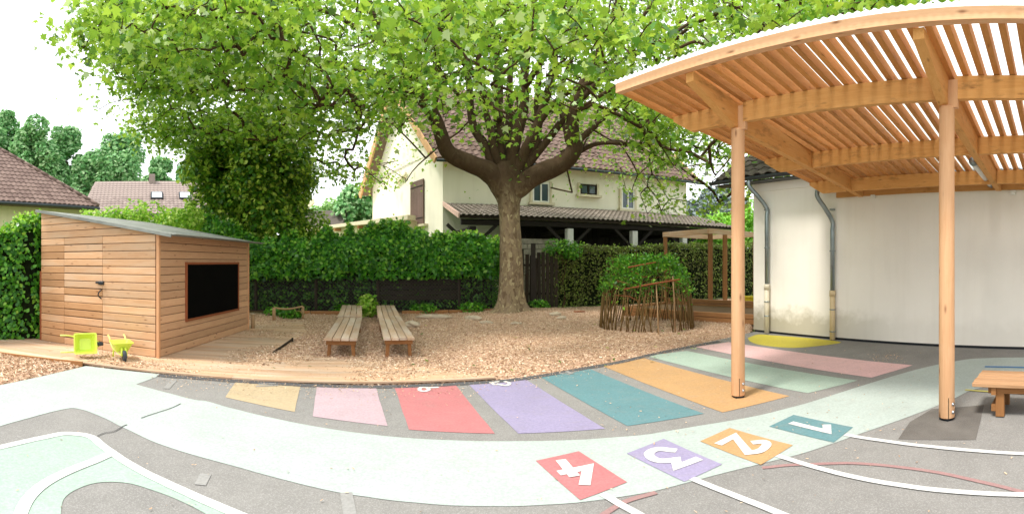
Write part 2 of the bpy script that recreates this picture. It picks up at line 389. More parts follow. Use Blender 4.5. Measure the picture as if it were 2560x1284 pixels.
M['limeleaf'] = m_leaf('lime_leaf', [(0, '#5f9a2c'), (.5, '#9cc83c'), (1, '#cfe07a')], .45, .45)  # lime shrubs, and hedge tops with light put into the colour
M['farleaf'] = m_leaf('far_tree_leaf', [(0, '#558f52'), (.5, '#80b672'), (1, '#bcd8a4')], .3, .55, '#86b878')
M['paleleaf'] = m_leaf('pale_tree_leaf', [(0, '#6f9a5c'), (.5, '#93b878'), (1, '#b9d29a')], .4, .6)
M['bamboo'] = m_leaf('bamboo_leaf', [(0, '#6da52f'), (.5, '#8fcb48'), (1, '#c0e580')], .45, .5)
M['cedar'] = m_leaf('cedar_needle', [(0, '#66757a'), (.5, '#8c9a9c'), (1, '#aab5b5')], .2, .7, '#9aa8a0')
M['hedgebrown'] = m_leaf('clipped_hedge_leaf', [(0, '#3d3b1c'), (.45, '#5c5f2a'), (.8, '#6f8236'), (1, '#8fa848')], .2, .6)
def m_tile(name, a, b):
    s = NT(name); oi = s.n('ShaderNodeObjectInfo'); n = s.noise(s.coord('Object', (1, 1, 1), True), 5, 5, .7)
    c = s.mix(s.math('MULTIPLY', s.math('ADD', n, oi.outputs['Random']), .5), lin(a), lin(b))
    return s.bsdf(c, .85, n, .3, .01, .2)
M['tile_brown'] = m_tile('brown_tile', '#5f4c46', '#8a756c'); M['tile_grey'] = m_tile('grey_brown_tile', '#6c635a', '#9b9086')
M['tile_dark'] = m_tile('dark_tile', '#45403b', '#6b635a'); M['tile_old'] = m_tile('old_pale_tile', '#7a6c66', '#9d8e87')
def m_sheet():
    s = NT('corrugated_plastic'); v = s.coord('Object'); n = s.noise(v, 3, 4)
    tr = s.n('ShaderNodeBsdfTransparent'); tr.inputs[0].default_value = (.97, .98, .98, 1)
    tl = s.n('ShaderNodeBsdfTranslucent'); s.l(s.mix(n, lin('#f4f8f9'), lin('#e4ebee')), tl.inputs[0])
    gl = s.n('ShaderNodeBsdfGlossy'); gl.inputs['Roughness'].default_value = .15; gl.inputs[0].default_value = (.8, .85, .88, 1)
    a = s.n('ShaderNodeMixShader'); a.inputs[0].default_value = .78; s.l(tr.outputs[0], a.inputs[1]); s.l(tl.outputs[0], a.inputs[2])
    b = s.n('ShaderNodeMixShader'); b.inputs[0].default_value = .1; s.l(a.outputs[0], b.inputs[1]); s.l(gl.outputs[0], b.inputs[2])
    s.l(b.outputs[0], s.out.inputs[0]); return s.m
M['sheet'] = m_sheet()

# ================================================================== the ground
def disc(name, r, z, mat, n=64):
    v = [(r * math.cos(2 * math.pi * k / n), r * math.sin(2 * math.pi * k / n), 0) for k in range(n)]
    return mk(name, v, [tuple(range(n))], mat, None, Matrix.Translation((0, 0, z)))
tag(disc('ground', 700, -0.13, M['grass']), kind='structure')

EDGE = [(-260, 1030), (0, 962), (215, 914), (410, 935), (500, 941), (620, 951), (780, 960), (950, 963), (1110, 958), (1300, 944),
        (1450, 919), (1560, 899), (1640, 880), (1730, 862), (1800, 848), (1872, 832)]
edge_w = [W(*p) for p in EDGE]
arc = [edge_w[0], edge_w[1], edge_w[2]] + catmull(edge_w[2:], 5)[1:]
NW = Vector((math.sin(az(2680)), math.cos(az(2680)), 0)); DWALL = 8.78        # school wall plane
TW = Vector((NW.y, -NW.x, 0))
corner_w = on_line(1884, 2680, DWALL)
pave_pts = arc + [corner_w + NW * .6, corner_w + NW * .6 + TW * 22, Vector((14, -16, 0)), Vector((-16, -16, 0)), Vector((-14, 1.5, 0))]
pave = sheet('pavement', pave_pts, 0.0, M['asphalt']); tag(pave, kind='structure')
Z1, Z2, Z3 = .004, .008, .012

PC = {'mint': (.41, .475, .44), 'mint2': (.36, .46, .385), 'green': (.34, .45, .375), 'white': (.66, .66, .64), 'yellow': (.46, .365, .23), 'pink': (.46, .345, .375), 'red': (.46, .17, .175),
      'lilac': (.31, .275, .41), 'teal': (.125, .25, .27), 'orange': (.49, .295, .135), 'pink2': (.72, .47, .46), 'ochre': (.58, .49, .06), 'faintred': (.34, .20, .195), 'blue': (.07, .20, .42),
      'lemon': (.52, .48, .12), 'faintwhite': (.30, .295, .285)}          # reflectances
PC = {k: '#' + ''.join('%02x' % round(255 * (1.055 * x ** (1 / 2.4) - .055)) for x in v) for k, v in PC.items()}
for k, v in PC.items():
    M['p_' + k] = m_paint('paint_' + k, v, .85 if k in ('faintred', 'faintwhite') else .3, .0 if k.startswith('faint') else .6)
def paint(name, pts, col, z=Z1, label=None, jit=.008, parent=None):
    o = sheet(name, [W(*p) for p in pts], z, M['p_' + col], parent or pave, jit)
    if label: o['label'] = label
    return o
def smooth_px(P, per=5):
    C = catmull([Vector((a, b, 0)) for a, b in P], per); return [(c.x, c.y) for c in C]
top = [(340, 961), (475, 997), (520, 1004), (600, 1026), (760, 1061), (960, 1090), (1200, 1103), (1430, 1100), (1600, 1088), (1740, 1066), (1900, 1038),
       (2030, 1004), (2150, 966), (2290, 924), (2400, 901), (2470, 895), (2600, 893), (2760, 892)]
low = [(-200, 1120), (0, 1065), (150, 1025), (200, 1023), (260, 1045), (310, 1070), (420, 1118), (600, 1170), (800, 1222), (1000, 1253), (1200, 1266), (1400, 1260), (1600, 1235),
       (1780, 1190), (2000, 1135), (2150, 1085), (2250, 1050), (2330, 1020), (2390, 994), (2450, 970), (2600, 952), (2760, 945)]
track = [(-200, 1020), (0, 963), (215, 915), (408, 936)] + smooth_px(top) + smooth_px(low)[::-1]
paint('painted_track', track, 'mint', label='wide pale mint running track curving across the asphalt')
# mint loop at the lower left with its white outline
loopo = [(-200, 1165), (0, 1119), (130, 1090), (175, 1085), (225, 1092), (262, 1120), (330, 1165), (450, 1225), (600, 1290), (760, 1360)]
loopi = [(150, 1330), (152, 1265), (170, 1235), (215, 1213), (265, 1205), (330, 1210), (400, 1232), (470, 1262), (540, 1300), (600, 1340)]
paint('painted_loop', smooth_px(loopo) + smooth_px(loopi)[::-1] + [(-200, 1400)], 'green', label='mint green looping lane at the lower left')
ribbon('painted_line', [W(a, b) for a, b in loopo], .085, Z2, M['p_white'], pave)
ribbon('painted_line', [W(a, b) for a, b in [(40, 1330), (62, 1262), (105, 1215), (170, 1180), (240, 1152), (284, 1133)]], .09, Z2 + .002, M['p_white'], pave)
STR = [('yellow', [(589, 956), (752, 961), (736, 1030), (563, 993)]), ('pink', [(792, 964), (940, 967), (969, 1065), (782, 1041)]),
       ('red', [(985, 965), (1138, 961), (1237, 1084), (1023, 1074)]), ('lilac', [(1170, 959), (1308, 944), (1513, 1072), (1295, 1084)]),
       ('teal', [(1344, 938), (1472, 921), (1760, 1034), (1568, 1065)]), ('orange', [(1497, 911), (1600, 892), (1974, 990), (1807, 1031)]),
       ('mint2', [(1613, 889), (1718, 877), (2144, 951), (2019, 983)]), ('pink2', [(1738, 867), (1822, 855), (2282, 913), (2179, 944)])]
names = {'yellow': 'yellow', 'pink': 'pale pink', 'red': 'coral red', 'lilac': 'lilac', 'teal': 'teal', 'orange': 'orange', 'mint2': 'mint', 'pink2': 'dusty pink'}
stripe = {c: paint('painted_stripe', p, c, label=names[c] + ' stripe painted on the asphalt') for c, p in STR}
blob = [(1869, 845), (1895, 836), (1930, 838), (2000, 843), (2070, 850), (2103, 856), (2060, 863), (2000, 869), (1950, 868), (1895, 861), (1874, 853)]
paint('painted_patch', smooth_px(blob, 4), 'ochre', label='mustard yellow painted patch at the foot of the wall')
BOX = [('teal', [(1923, 1067), (1984, 1038), (2133, 1069), (2085, 1107)]), ('orange', [(1750, 1104), (1824, 1071), (1982, 1114), (1903, 1163)]),
       ('lilac', [(1567, 1135), (1659, 1098), (1805, 1162), (1711, 1206)]), ('red', [(1339, 1153), (1448, 1129), (1568, 1207), (1450, 1252)])]
boxes = [paint('number_box', p, c, Z2, f'{names[c]} start box numbered {i + 1}') for i, (c, p) in enumerate(BOX)]
def strokes(par, lines, w, z=Z3, name='painted_numeral', mat='white'):
    """numeral strokes, pixels on the photograph laid on the ground"""
    V = []; Fs = []
    for ln in lines:
        P = [W(*p) for p in ln]; n0 = len(V)
        for i, p in enumerate(P):
            d1 = (P[i] - P[i - 1]).normalized() if i else (P[1] - P[0]).normalized()
            d2 = (P[i + 1] - P[i]).normalized() if i < len(P) - 1 else d1
            t = (d1 + d2).normalized(); n = Vector((-t.y, t.x, 0)); k = 1 / max(.5, n.dot(Vector((-d1.y, d1.x, 0))))
            e = (t * (-w / 2 if i == 0 else w / 2)) if i in (0, len(P) - 1) else Vector((0, 0, 0))
            V += [p + n * w / 2 * k + e, p - n * w / 2 * k + e]
        for i in range(len(P) - 1): Fs.append((n0 + 2 * i, n0 + 2 * i + 1, n0 + 2 * i + 3, n0 + 2 * i + 2))
    c = V[0].copy(); return mk(name, [(v.x - c.x, v.y - c.y, 0.0004 * (i // 2 % 7)) for i, v in enumerate(V)], Fs, M['p_' + mat], par, Matrix.Translation((c.x, c.y, z)))
def zr(x, y): return (1300 + x / 2.0317, 840 + y / 2.0317)
strokes(boxes[0], [[zr(1392, 448), zr(1560, 489), zr(1558, 462)]], .085)
strokes(boxes[1], [[zr(1020, 548), zr(1090, 512), zr(1160, 598)] + smooth_px([zr(1160, 598), zr(1215, 590), zr(1252, 560), zr(1238, 542), zr(1200, 545)], 4)[1:]], .085)
strokes(boxes[2], [smooth_px([zr(770, 585), zr(700, 580), zr(655, 602), zr(680, 632), zr(735, 640), zr(792, 634)], 4) + [zr(800, 668), zr(892, 634)]], .085)
strokes(boxes[3], [[zr(222, 697), zr(345, 672), zr(330, 750)], [zr(215, 645), zr(268, 708)]], .085)
strokes(stripe['red'], [smooth_px([(1092, 969), (1075, 970), (1052, 970), (1050, 977), (1064, 979), (1072, 974), (1066, 970)], 3)], .05, Z2)
strokes(stripe['lilac'], [[(1236, 962), (1228, 957), (1244, 955)], smooth_px([(1244, 961), (1264, 965), (1274, 959), (1264, 955)], 3)], .05, Z2)
strokes(stripe['teal'], [[(1402, 934), (1440, 929), (1420, 936)], [(1418, 929), (1428, 935)]], .05, Z2, mat='faintwhite')
strokes(stripe['yellow'], [[(645, 966), (690, 964)], [(650, 961), (684, 960)]], .05, Z2, mat='faintwhite')
for pts in ([(2112, 1088), (2250, 1109), (2400, 1125), (2560, 1136), (2720, 1140)], [(1943, 1140), (2100, 1186), (2300, 1222), (2560, 1239), (2720, 1240)],
            [(1730, 1198), (1850, 1246), (1960, 1290), (2060, 1330)], [(1505, 1236), (1600, 1290), (1660, 1330)]):
    ribbon('painted_line', [W(*p) for p in pts], .062, Z2 + .0015, M['p_white'], pave)
ribbon('painted_line', [W(*p) for p in [(1490, 1300), (1560, 1256), (1640, 1232)]], .05, Z1 + .002, M['p_faintred'], pave)
ribbon('painted_line', [W(*p) for p in [(1905, 1170), (2000, 1162), (2160, 1160), (2350, 1183), (2560, 1232), (2700, 1280)]], .045, Z1 + .002, M['p_faintred'], pave)
ribbon('painted_line', [W(*p) for p in [(2462, 917), (2560, 919), (2700, 922)]], .09, Z2, M['p_blue'], pave)
ribbon('painted_line', [W(*p) for p in [(2413, 975), (2560, 985), (2700, 992)]], .055, Z2, M['p_lemon'], pave)
for p in ([(514, 1185), (500, 1213)], [(866, 1232), (876, 1290)], [(436, 950), (415, 972)]):
    a, b = W(*p[0]), W(*p[1]); ribbon('old_mark', [a, (a + b) / 2, b], .085, Z1 + .0013, M['p_faintwhite'], pave)
sheet('dark_patch', [W(*p) for p in [(2245, 1098), (2275, 1055), (2330, 1022), (2460, 1012), (2440, 1100)]], .003, M['patch'], pave, .01)['label'] = 'darker patch of asphalt around the right post'  # darker tone on the asphalt around the post foot
# tar kerb strip along the wood chips
tarpts = [W(*p) for p in [(395, 938), (500, 946), (620, 955), (780, 964), (950, 967), (1110, 962), (1300, 948), (1450, 923), (1560, 903), (1640, 884), (1730, 866), (1800, 853)]]
ribbon('edging_strip', tarpts, .15, .006, M['tar'], pave, 6, .02)['label'] = 'dark tar strip edging the wood chips'
# cracks
for P in ([(243, 1091), (262, 1083), (285, 1079), (305, 1068), (318, 1063)], [(352, 1046), (385, 1035), (420, 1024), (452, 1010)]):
    ribbon('crack', [W(*p) for p in P], .012, Z2 + .001, M['tar'], pave, 5, .012)

# ------------------------------------------------------------------ wood chip area (mound sheet dips below the asphalt at its edge)
chip_poly = [Vector((p.x, p.y)) for p in (W(215, 914), W(410, 935), W(620, 951), W(780, 960), W(950, 963), W(1110, 958), W(1300, 944), W(1450, 919), W(1560, 899),
             W(1640, 880), W(1730, 862), W(1800, 848), W(1872, 832))]
chip_poly += [Vector((7.5, 13.2)), Vector((13.5, 19.5)), Vector((7.2, 18.6)), Vector((0.4, 16.3)), Vector((-9.5, 12.4)), Vector((-8.2, 5.4))]
chip_poly2 = [Vector((p.x, p.y)) for p in (W(-200, 1012), W(0, 963), W(212, 915), W(100, 896), W(0, 884), W(-120, 862))]
def inside(poly, p):
    c = False; n = len(poly); j = n - 1
    for i in range(n):
        a, b = poly[i], poly[j]
        if (a.y > p.y) != (b.y > p.y) and p.x < (b.x - a.x) * (p.y - a.y) / (b.y - a.y) + a.x: c = not c
        j = i
    return c
def pdist(poly, p):
    best = 1e9; n = len(poly)
    for i in range(n):
        a, b = poly[i], poly[(i + 1) % n]; ab = b - a; t = max(0, min(1, (p - a).dot(ab) / ab.length_squared)); best = min(best, (a + ab * t - p).length)
    return best
def chip_h(x, y, poly):
    p = Vector((x, y)); d = pdist(poly, p); s = d if inside(poly, p) else -d
    k = max(0, min(1, (s + .06) / .16)); q = Vector((x, y, 0))
    h = -.10 + .115 * k + (.03 * mnoise.noise(q * .9) + .014 * mnoise.noise(q * 4)) * k
    tr = math.hypot(x - .0, y - 15.3); return h + (.10 * max(0, 1 - tr / 2.2) * k)
def chip_sheet(poly, step):
    xs = [p.x for p in poly]; ys = [p.y for p in poly]; x0, x1, y0, y1 = min(xs) - .3, max(xs) + .3, min(ys) - .3, max(ys) + .3
    nx, ny = int((x1 - x0) / step) + 2, int((y1 - y0) / step) + 2; V = []; idx = {}; Fs = []
    for j in range(ny):
        for i in range(nx):
            x, y = x0 + i * step, y0 + j * step; z = chip_h(x, y, poly)
            if z > -.099: idx[(i, j)] = len(V); V.append((x, y, z))
    for j in range(ny - 1):
        for i in range(nx - 1):
            q = [(i, j), (i + 1, j), (i + 1, j + 1), (i, j + 1)]
            if all(k in idx for k in q): Fs.append(tuple(idx[k] for k in q))
    return V, Fs
v, f = chip_sheet(chip_poly, .10); tag(mk('wood_chip_bed', v, f, M['mulch'], None, None, True), kind='structure')
v, f = chip_sheet(chip_poly2, .08); tag(mk('wood_chip_bed', v, f, M['mulch'], None, None, True), kind='structure')
def scatter_chips(poly, n, keep, zf, smin, smax):
    xs = [p.x for p in poly]; ys = [p.y for p in poly]; out = []
    while len(out) < n:
        x, y = random.uniform(min(xs), max(xs)), random.uniform(min(ys), max(ys))
        if random.random() < keep(x, y) and inside(poly, Vector((x, y))): out.append((x, y, zf(x, y)))
    pos = np.array(out); N = len(pos); L = rng.uniform(smin, smax, N); w = L * rng.uniform(.25, .5, N)
    a = rng.uniform(0, 6.28, N); tl = rng.normal(0, .35, N); u = np.stack([np.cos(a) * np.cos(tl), np.sin(a) * np.cos(tl), np.sin(tl)], 1)
    b = rng.normal(0, 1, (N, 3)); b[:, 2] *= .35; b -= u * (b * u).sum(1)[:, None]; b /= np.linalg.norm(b, axis=1)[:, None]; c = np.cross(u, b)
    pos[:, 2] += .012 + rng.uniform(0, .012, N); U = u * L[:, None] / 2; B = b * w[:, None] / 2; C = c * (w * .3)[:, None]
    q = np.concatenate([np.stack([pos - U - B, pos + U - B * .6, pos + U * .9 + B, pos - U * .9 + B * .8], 1),
                        np.stack([pos - U - B, pos + U - B * .6, pos + U * .9 - B * .6 - C, pos - U * .9 - B - C], 1)])
    t = rng.random(N); return q, np.concatenate([t, t * .8])
near = lambda x, y: min(1, (7.5 / max(4, math.hypot(x, y))) ** 2)
q, t = scatter_chips(chip_poly, 60000, near, lambda x, y: chip_h(x, y, chip_poly), .016, .048)
o = mesh_np('wood_chips', q, 4, M['chip'], None, None, t); tag(o, 'loose tan wood chips covering the play area ground', 'wood chips', kind='stuff')
q, t = scatter_chips(chip_poly2, 4500, lambda x, y: 1, lambda x, y: chip_h(x, y, chip_poly2), .022, .06)
o = mesh_np('wood_chips', q, 4, M['chip'], None, None, t); tag(o, 'loose wood chips in front of the deck at far left', 'wood chips', kind='stuff')
# stray chips and dry leaves on asphalt, paint and deck
stray = []
def add_stray(fn, n):
    k = 0
    while k < n:
        p = fn()
        if p is not None: stray.append((p.x, p.y, p.z)); k += 1
def near_edge():
    i = random.randrange(6, len(arc) - 1); p = arc[i].lerp(arc[i + 1], random.random()); d = p.normalized() * -abs(random.gauss(0, .35))
    return Vector((p.x + d.x, p.y + d.y, .014))
add_stray(near_edge, 1900)
add_stray(lambda: (lambda p: Vector((p.x, p.y, .014)))(W(random.uniform(1500, 2300), random.uniform(870, 1090))), 260)
add_stray(lambda: (lambda p: Vector((p.x, p.y, .014)))(W(random.uniform(-50, 2560), random.uniform(940, 1284))), 150)
add_stray(lambda: (lambda p: Vector((p.x, p.y, .045)))(W(random.uniform(420, 1250), random.uniform(880, 955))), 900)
add_stray(lambda: (lambda p: Vector((p.x, p.y, .014)))(W(random.gauss(2210, 30), random.gauss(895, 6))), 160)
pos = np.array(stray); N = len(pos)
V = leaves(pos, rng.uniform(.010, .028, N), QUAD * np.array([.45, 1, 1]), None, .3)
o = mesh_np('stray_chips', V, 4, M['chip'], None, None, rng.random(N) * .62); tag(o, 'stray chips and dry bits on asphalt and deck', 'litter', kind='stuff')
# a few fallen green leaves
pos = np.array([tuple(W(random.uniform(650, 1750), random.uniform(800, 925), .04)) for _ in range(46)])
o = mesh_np('fallen_leaves', leaves(pos, rng.uniform(.04, .08, 46), PLANE, None, .35), 12, M['darkleaf']); tag(o, 'fallen green leaves on the wood chips', 'leaves', kind='stuff')

# ------------------------------------------------------------------ deck, plank by plank
deck_poly = [Vector((p.x, p.y)) for p in (W(-140, 868), W(0, 888), W(205, 913), W(410, 934), W(620, 950), W(780, 958), W(950, 961), W(1110, 956), W(1240, 946),
             W(1000, 912), W(700, 887), W(735, 852), W(768, 836), W(756, 808), W(640, 806))]
deck_poly += [Vector((-6.6, 10.4)), Vector((-8.9, 6.2)), Vector((-9.6, 4.2))]
deck = bpy.data.objects.new('deck', None); link(deck, None, Matrix.Translation((-5, 6.5, 0))); tag(deck, kind='structure')
da = R(18); du = Vector((math.cos(da), math.sin(da))); dn = Vector((-du.y, du.x)); PWD = .145
ss = [dn.dot(p) for p in deck_poly]; k = min(ss)
pi_ = 0
while k < max(ss):
    cc = k + PWD / 2; xs = []
    for i in range(len(deck_poly)):
        a, b = deck_poly[i], deck_poly[(i + 1) % len(deck_poly)]; sa, sb = dn.dot(a) - cc, dn.dot(b) - cc
        if (sa > 0) != (sb > 0): xs.append(du.dot(a + (b - a) * (sa / (sa - sb))))
    xs.sort()
    for a, b in zip(xs[::2], xs[1::2]):
        if b - a < .15: continue
        cuts = [a]; 
        while b - cuts[-1] > 4.2: cuts.append(cuts[-1] + random.uniform(2.4, 3.4))
        cuts.append(b)
        for s0, s1 in zip(cuts, cuts[1:]):
            p0 = du * (s0 + .002) + dn * cc; p1 = du * (s1 - .002) + dn * cc; zz = .022 + random.uniform(-.002, .002)
            beam('plank', (p0.x, p0.y, zz), (p1.x, p1.y, zz), PWD - .009, .028, M['deck'], deck, .003)
    k += PWD
beam('edge_board', W(0, 889) + Vector((0, 0, .01)), W(206, 914) + Vector((0, 0, .01)), .03, .11, M['sleeper'], deck, .003)
beam('edge_board', W(-140, 869) + Vector((0, 0, .01)), W(-1, 889) + Vector((0, 0, .01)), .03, .11, M['sleeper'], deck, .003)

# ================================================================== profile bars and tiled roofs
def prof(name, p0, p1, poly, w, mat, parent=None, off=0.0):
    """upright slab between plan points p0 and p1: outline poly [(distance, z)], thickness w, sideways offset"""
    a = Vector((p0[0], p0[1], 0)); b = Vector((p1[0], p1[1], 0)); x = (b - a).normalized(); y = Vector((-x.y, x.x, 0))
    zc = sum(z for s, z in poly) / len(poly); sc = sum(s for s, z in poly) / len(poly)
    m = Matrix((x, y, Vector((0, 0, 1)))).transposed().to_4x4(); m.translation = a + x * sc + y * off + Vector((0, 0, zc)); n = len(poly)
    v = [(s - sc, -w / 2, z - zc) for s, z in poly] + [(s - sc, w / 2, z - zc) for s, z in poly]
    ar = sum(poly[i][0] * poly[(i + 1) % n][1] - poly[(i + 1) % n][0] * poly[i][1] for i in range(n))
    f = [tuple(range(n)), tuple(range(n, 2 * n))[::-1]] + [(i, n + i, n + (i + 1) % n, (i + 1) % n) for i in range(n)]
    if ar < 0: f = [q[::-1] for q in f]
    return mk(name, v, f, mat, parent, m)
TP = [(0, 0), (.12, .0), (.3, .03), (.5, .042), (.7, .03), (.88, 0), (1, 0)]
def tile_roof(parent, O, u, v, keep, nu, nv, tw, tl, mat, limit=300, amp=1.0):
    """rows of pan tiles on the plane O + u*i + v*j (v up the slope)"""
    O = Vector(O); u = Vector(u).normalized(); v = Vector(v).normalized(); n = u.cross(v).normalized(); 
    if n.z < 0: n = -n
    T = [(x * tw, -.04, z * amp * tw / .28 + .03) for x, z in TP] + [(x * tw, tl, z * amp * tw / .28) for x, z in TP] + [(x * tw, -.04, z * amp * tw / .28 + .005) for x, z in TP]
    k = len(TP); fs = [(i, i + 1, k + i + 1, k + i) for i in range(k - 1)] + [(2 * k + i, 2 * k + i + 1, i + 1, i) for i in range(k - 1)]
    me = bpy.data.meshes.new('tile'); me.from_pydata(T, [], fs); me.update(); me.materials.append(mat)
    cand = []
    for j in range(nv):
        for i in range(nu):
            p = O + u * (i * tw) + v * (j * tl)
            if not keep(i, j): continue
            c = p + u * tw / 2; X, Y = px_of(c); vis = -60 < X < 2620 and -60 < Y < 1300
            cand.append((0 if vis else 1, c.length, p))
    cand.sort(key=lambda q: (q[0], q[1])); rest = []
    R3 = Matrix((u, v, n)).transposed()
    for q in cand[:limit]:
        m = R3.to_4x4(); m.translation = q[2] + n * random.uniform(0, .006); link(bpy.data.objects.new('tile', me), parent, m)
    if cand[limit:]:
        RR = np.array(R3); Tv = np.array(T) @ RR.T; P = np.array([tuple(q[2]) for q in cand[limit:]])
        qd = np.array(fs); V = (P[:, None, None, :] + Tv[qd][None]).reshape(-1, 4, 3)
        tag(mesh_np('tile_field', V, 4, mat, parent), kind='stuff')

# ================================================================== wooden shed
ZD = .038
C0, L0, R0 = W(395, 893, ZD), W(106, 849, ZD), W(627, 823, ZD)
shed = thing('wooden_shed', 'wooden plank shed with mono-pitch grey roof and black chalkboard', 'shed', C0)
fl = Vector((L0.x - C0.x, L0.y - C0.y, 0)); LW = fl.length; fl.normalize()
fr = Vector((-fl.y, fl.x, 0)); fr = fr if fr.dot(R0 - C0) > 0 else -fr; RW = (R0 - C0).dot(fr)
ZR, ZL = 2.07, 2.60
roofz = lambda u: ZR + (ZL - ZR) * u / LW
def clip_top(poly, fz):
    out = []
    for i in range(len(poly)):
        a, b = poly[i], poly[(i + 1) % len(poly)]; da_, db_ = fz(a[0]) - a[1], fz(b[0]) - b[1]
        if da_ >= 0: out.append(a)
        if (da_ >= 0) != (db_ >= 0):
            t = da_ / (da_ - db_); out.append((a[0] + (b[0] - a[0]) * t, a[1] + (b[1] - a[1]) * t))
    return out
def face_board(name, org, u, nrm, u0, u1, z0, z1, mat, parent, fz=None, th=.024, bev=.013):
    poly = [(u0, z0), (u1, z0), (u1, z1), (u0, z1)]
    if fz: poly = clip_top(poly, fz)
    if len(poly) < 3: return None
    uc = sum(p[0] for p in poly) / len(poly); zc = (z0 + z1) / 2; n = len(poly)
    m = Matrix((u, nrm, Vector((0, 0, 1)))).transposed().to_4x4(); m.translation = Vector((org.x, org.y, 0)) + u * uc + Vector((0, 0, zc))
    inz = lambda z: z + bev if z < z0 + 1e-5 else (z - bev if z > z1 - 1e-5 else z)
    v = [(a - uc, 0, b - zc) for a, b in poly] + [(a - uc, th - .004, b - zc) for a, b in poly] + [(a - uc, th, inz(b) - zc) for a, b in poly]
    f = [tuple(range(2 * n, 3 * n))]
    for L in (0, n):
        f += [(L + i, L + (i + 1) % n, L + n + (i + 1) % n, L + n + i) for i in range(n)]
    det = u.cross(nrm).z
    if det > 0: f = [q[::-1] for q in f]
    return mk(name, v, f, mat, parent, m)
nl = -fr; nr = -fl                                   # outward normals of the door side and of the chalkboard side
def u_at(px, org, d):
    a = az(px); r = Vector((math.sin(a), math.cos(a), 0)); den = r.x * d.y - r.y * d.x
    return -(org.x * r.y - org.y * r.x) / (d.x * r.y - d.y * r.x)
uD0, uD1 = u_at(259, C0, fl), u_at(163, C0, fl)
# inner body so that the joints read dark
bv = []
for (a, b) in ((.02, .02), (LW - .02, .02), (LW - .02, RW - .02), (.02, RW - .02)):
    p = Vector((C0.x, C0.y, 0)) + fl * a + fr * b; bv += [(p.x, p.y, ZD), (p.x, p.y, roofz(a) - .02)]
mk('wall_core', bv, [(0, 2, 3, 1), (2, 4, 5, 3), (4, 6, 7, 5), (6, 0, 1, 7), (1, 3, 5, 7), (0, 6, 4, 2)], M['beamdark'], shed)
BH = .135; door_top = ZD + BH * 15.4
door = box('door', Vector((C0.x, C0.y, 0)) + fl * (uD0 + uD1) / 2 + nl * -.004 + Vector((0, 0, ZD + 1.05)), (abs(uD1 - uD0) - .01, .02, 2.06), M['beamdark'], shed, math.atan2(fl.y, fl.x))
i = 0
while ZD + BH * i < ZL:
    z0 = ZD + BH * i + .004; z1 = z0 + BH - .010
    org = C0 + nl * .006
    if z1 < door_top:
        face_board('board', org, fl, nl, .035, uD0 - .004, z0, z1, M['shed'], shed, roofz)
        b = face_board('board', org, fl, nl, uD0 + .004, uD1 - .004, z0 + (.006 if i % 3 else 0), z1, M['shed_stain' if i in (1, 2, 4, 5, 7) else 'shed'], door, roofz, .022 + .003 * (i % 2))
        face_board('board', org, fl, nl, uD1 + .004, LW, z0, z1, M['shed_stain' if i < 14 and i % 4 != 3 else 'shed'], shed, roofz)
    else: face_board('board', org, fl, nl, .035, LW, z0, z1, M['shed'], shed, roofz)
    if z0 < ZR: face_board('board', C0 + nr * .006, fr, nr, .035, RW, z0, z1, M['shed_dark'], shed, lambda u: ZR)
    i += 1
def vpost(name, p, s, z0, z1, mat, parent, rz, c=.006): return box(name, (p.x, p.y, (z0 + z1) / 2), (s[0], s[1], z1 - z0), mat, parent, rz, c)
def upbar(name, p, w, d, z0, z1, mat, parent, udir):
    return beam(name, (p.x, p.y, z0), (p.x, p.y, z1), w, d, mat, parent, .005, udir)
upbar('corner_trim', C0 + nl * .02 + nr * .02, .055, .055, ZD, ZR + .01, M['corner'], shed, fl)
upbar('corner_trim', C0 + fr * (RW + .012) + nr * .02, .04, .05, ZD, ZR - .01, M['corner'], shed, fl)
upbar('corner_trim', C0 + fl * (LW + .02) + nl * .01, .05, .05, ZD, 1.42, M['redtrim'], shed, fl)
# roof slab
rv = []
for a, b in ((-.34, -.12), (LW + .05, -.12), (LW + .05, RW + .12), (-.34, RW + .12)):
    p = Vector((C0.x, C0.y, 0)) + fl * a + fr * b; rv.append((p.x, p.y, roofz(a) + .012))
rv += [(x, y, z + .022) for x, y, z in rv]
roof = mk('roof', rv, [(3, 2, 1, 0), (4, 5, 6, 7), (0, 1, 5, 4), (1, 2, 6, 5), (2, 3, 7, 6), (3, 0, 4, 7)], M['felt'], shed)
pa = Vector(rv[0]) + Vector((0, 0, .004)); pb = Vector(rv[1]) + Vector((0, 0, .004)); beam('verge_board', pa - fr * .014, pb - fr * .014, .024, .055, M['felt'], roof, .003)
pc = Vector(rv[3]); beam('eaves_sheet', pa - fl * .0 + Vector((0, 0, .02)) - fl * .02, pc + Vector((0, 0, .024)) - fl * .02, .10, .012, M['felt'], roof, .002)
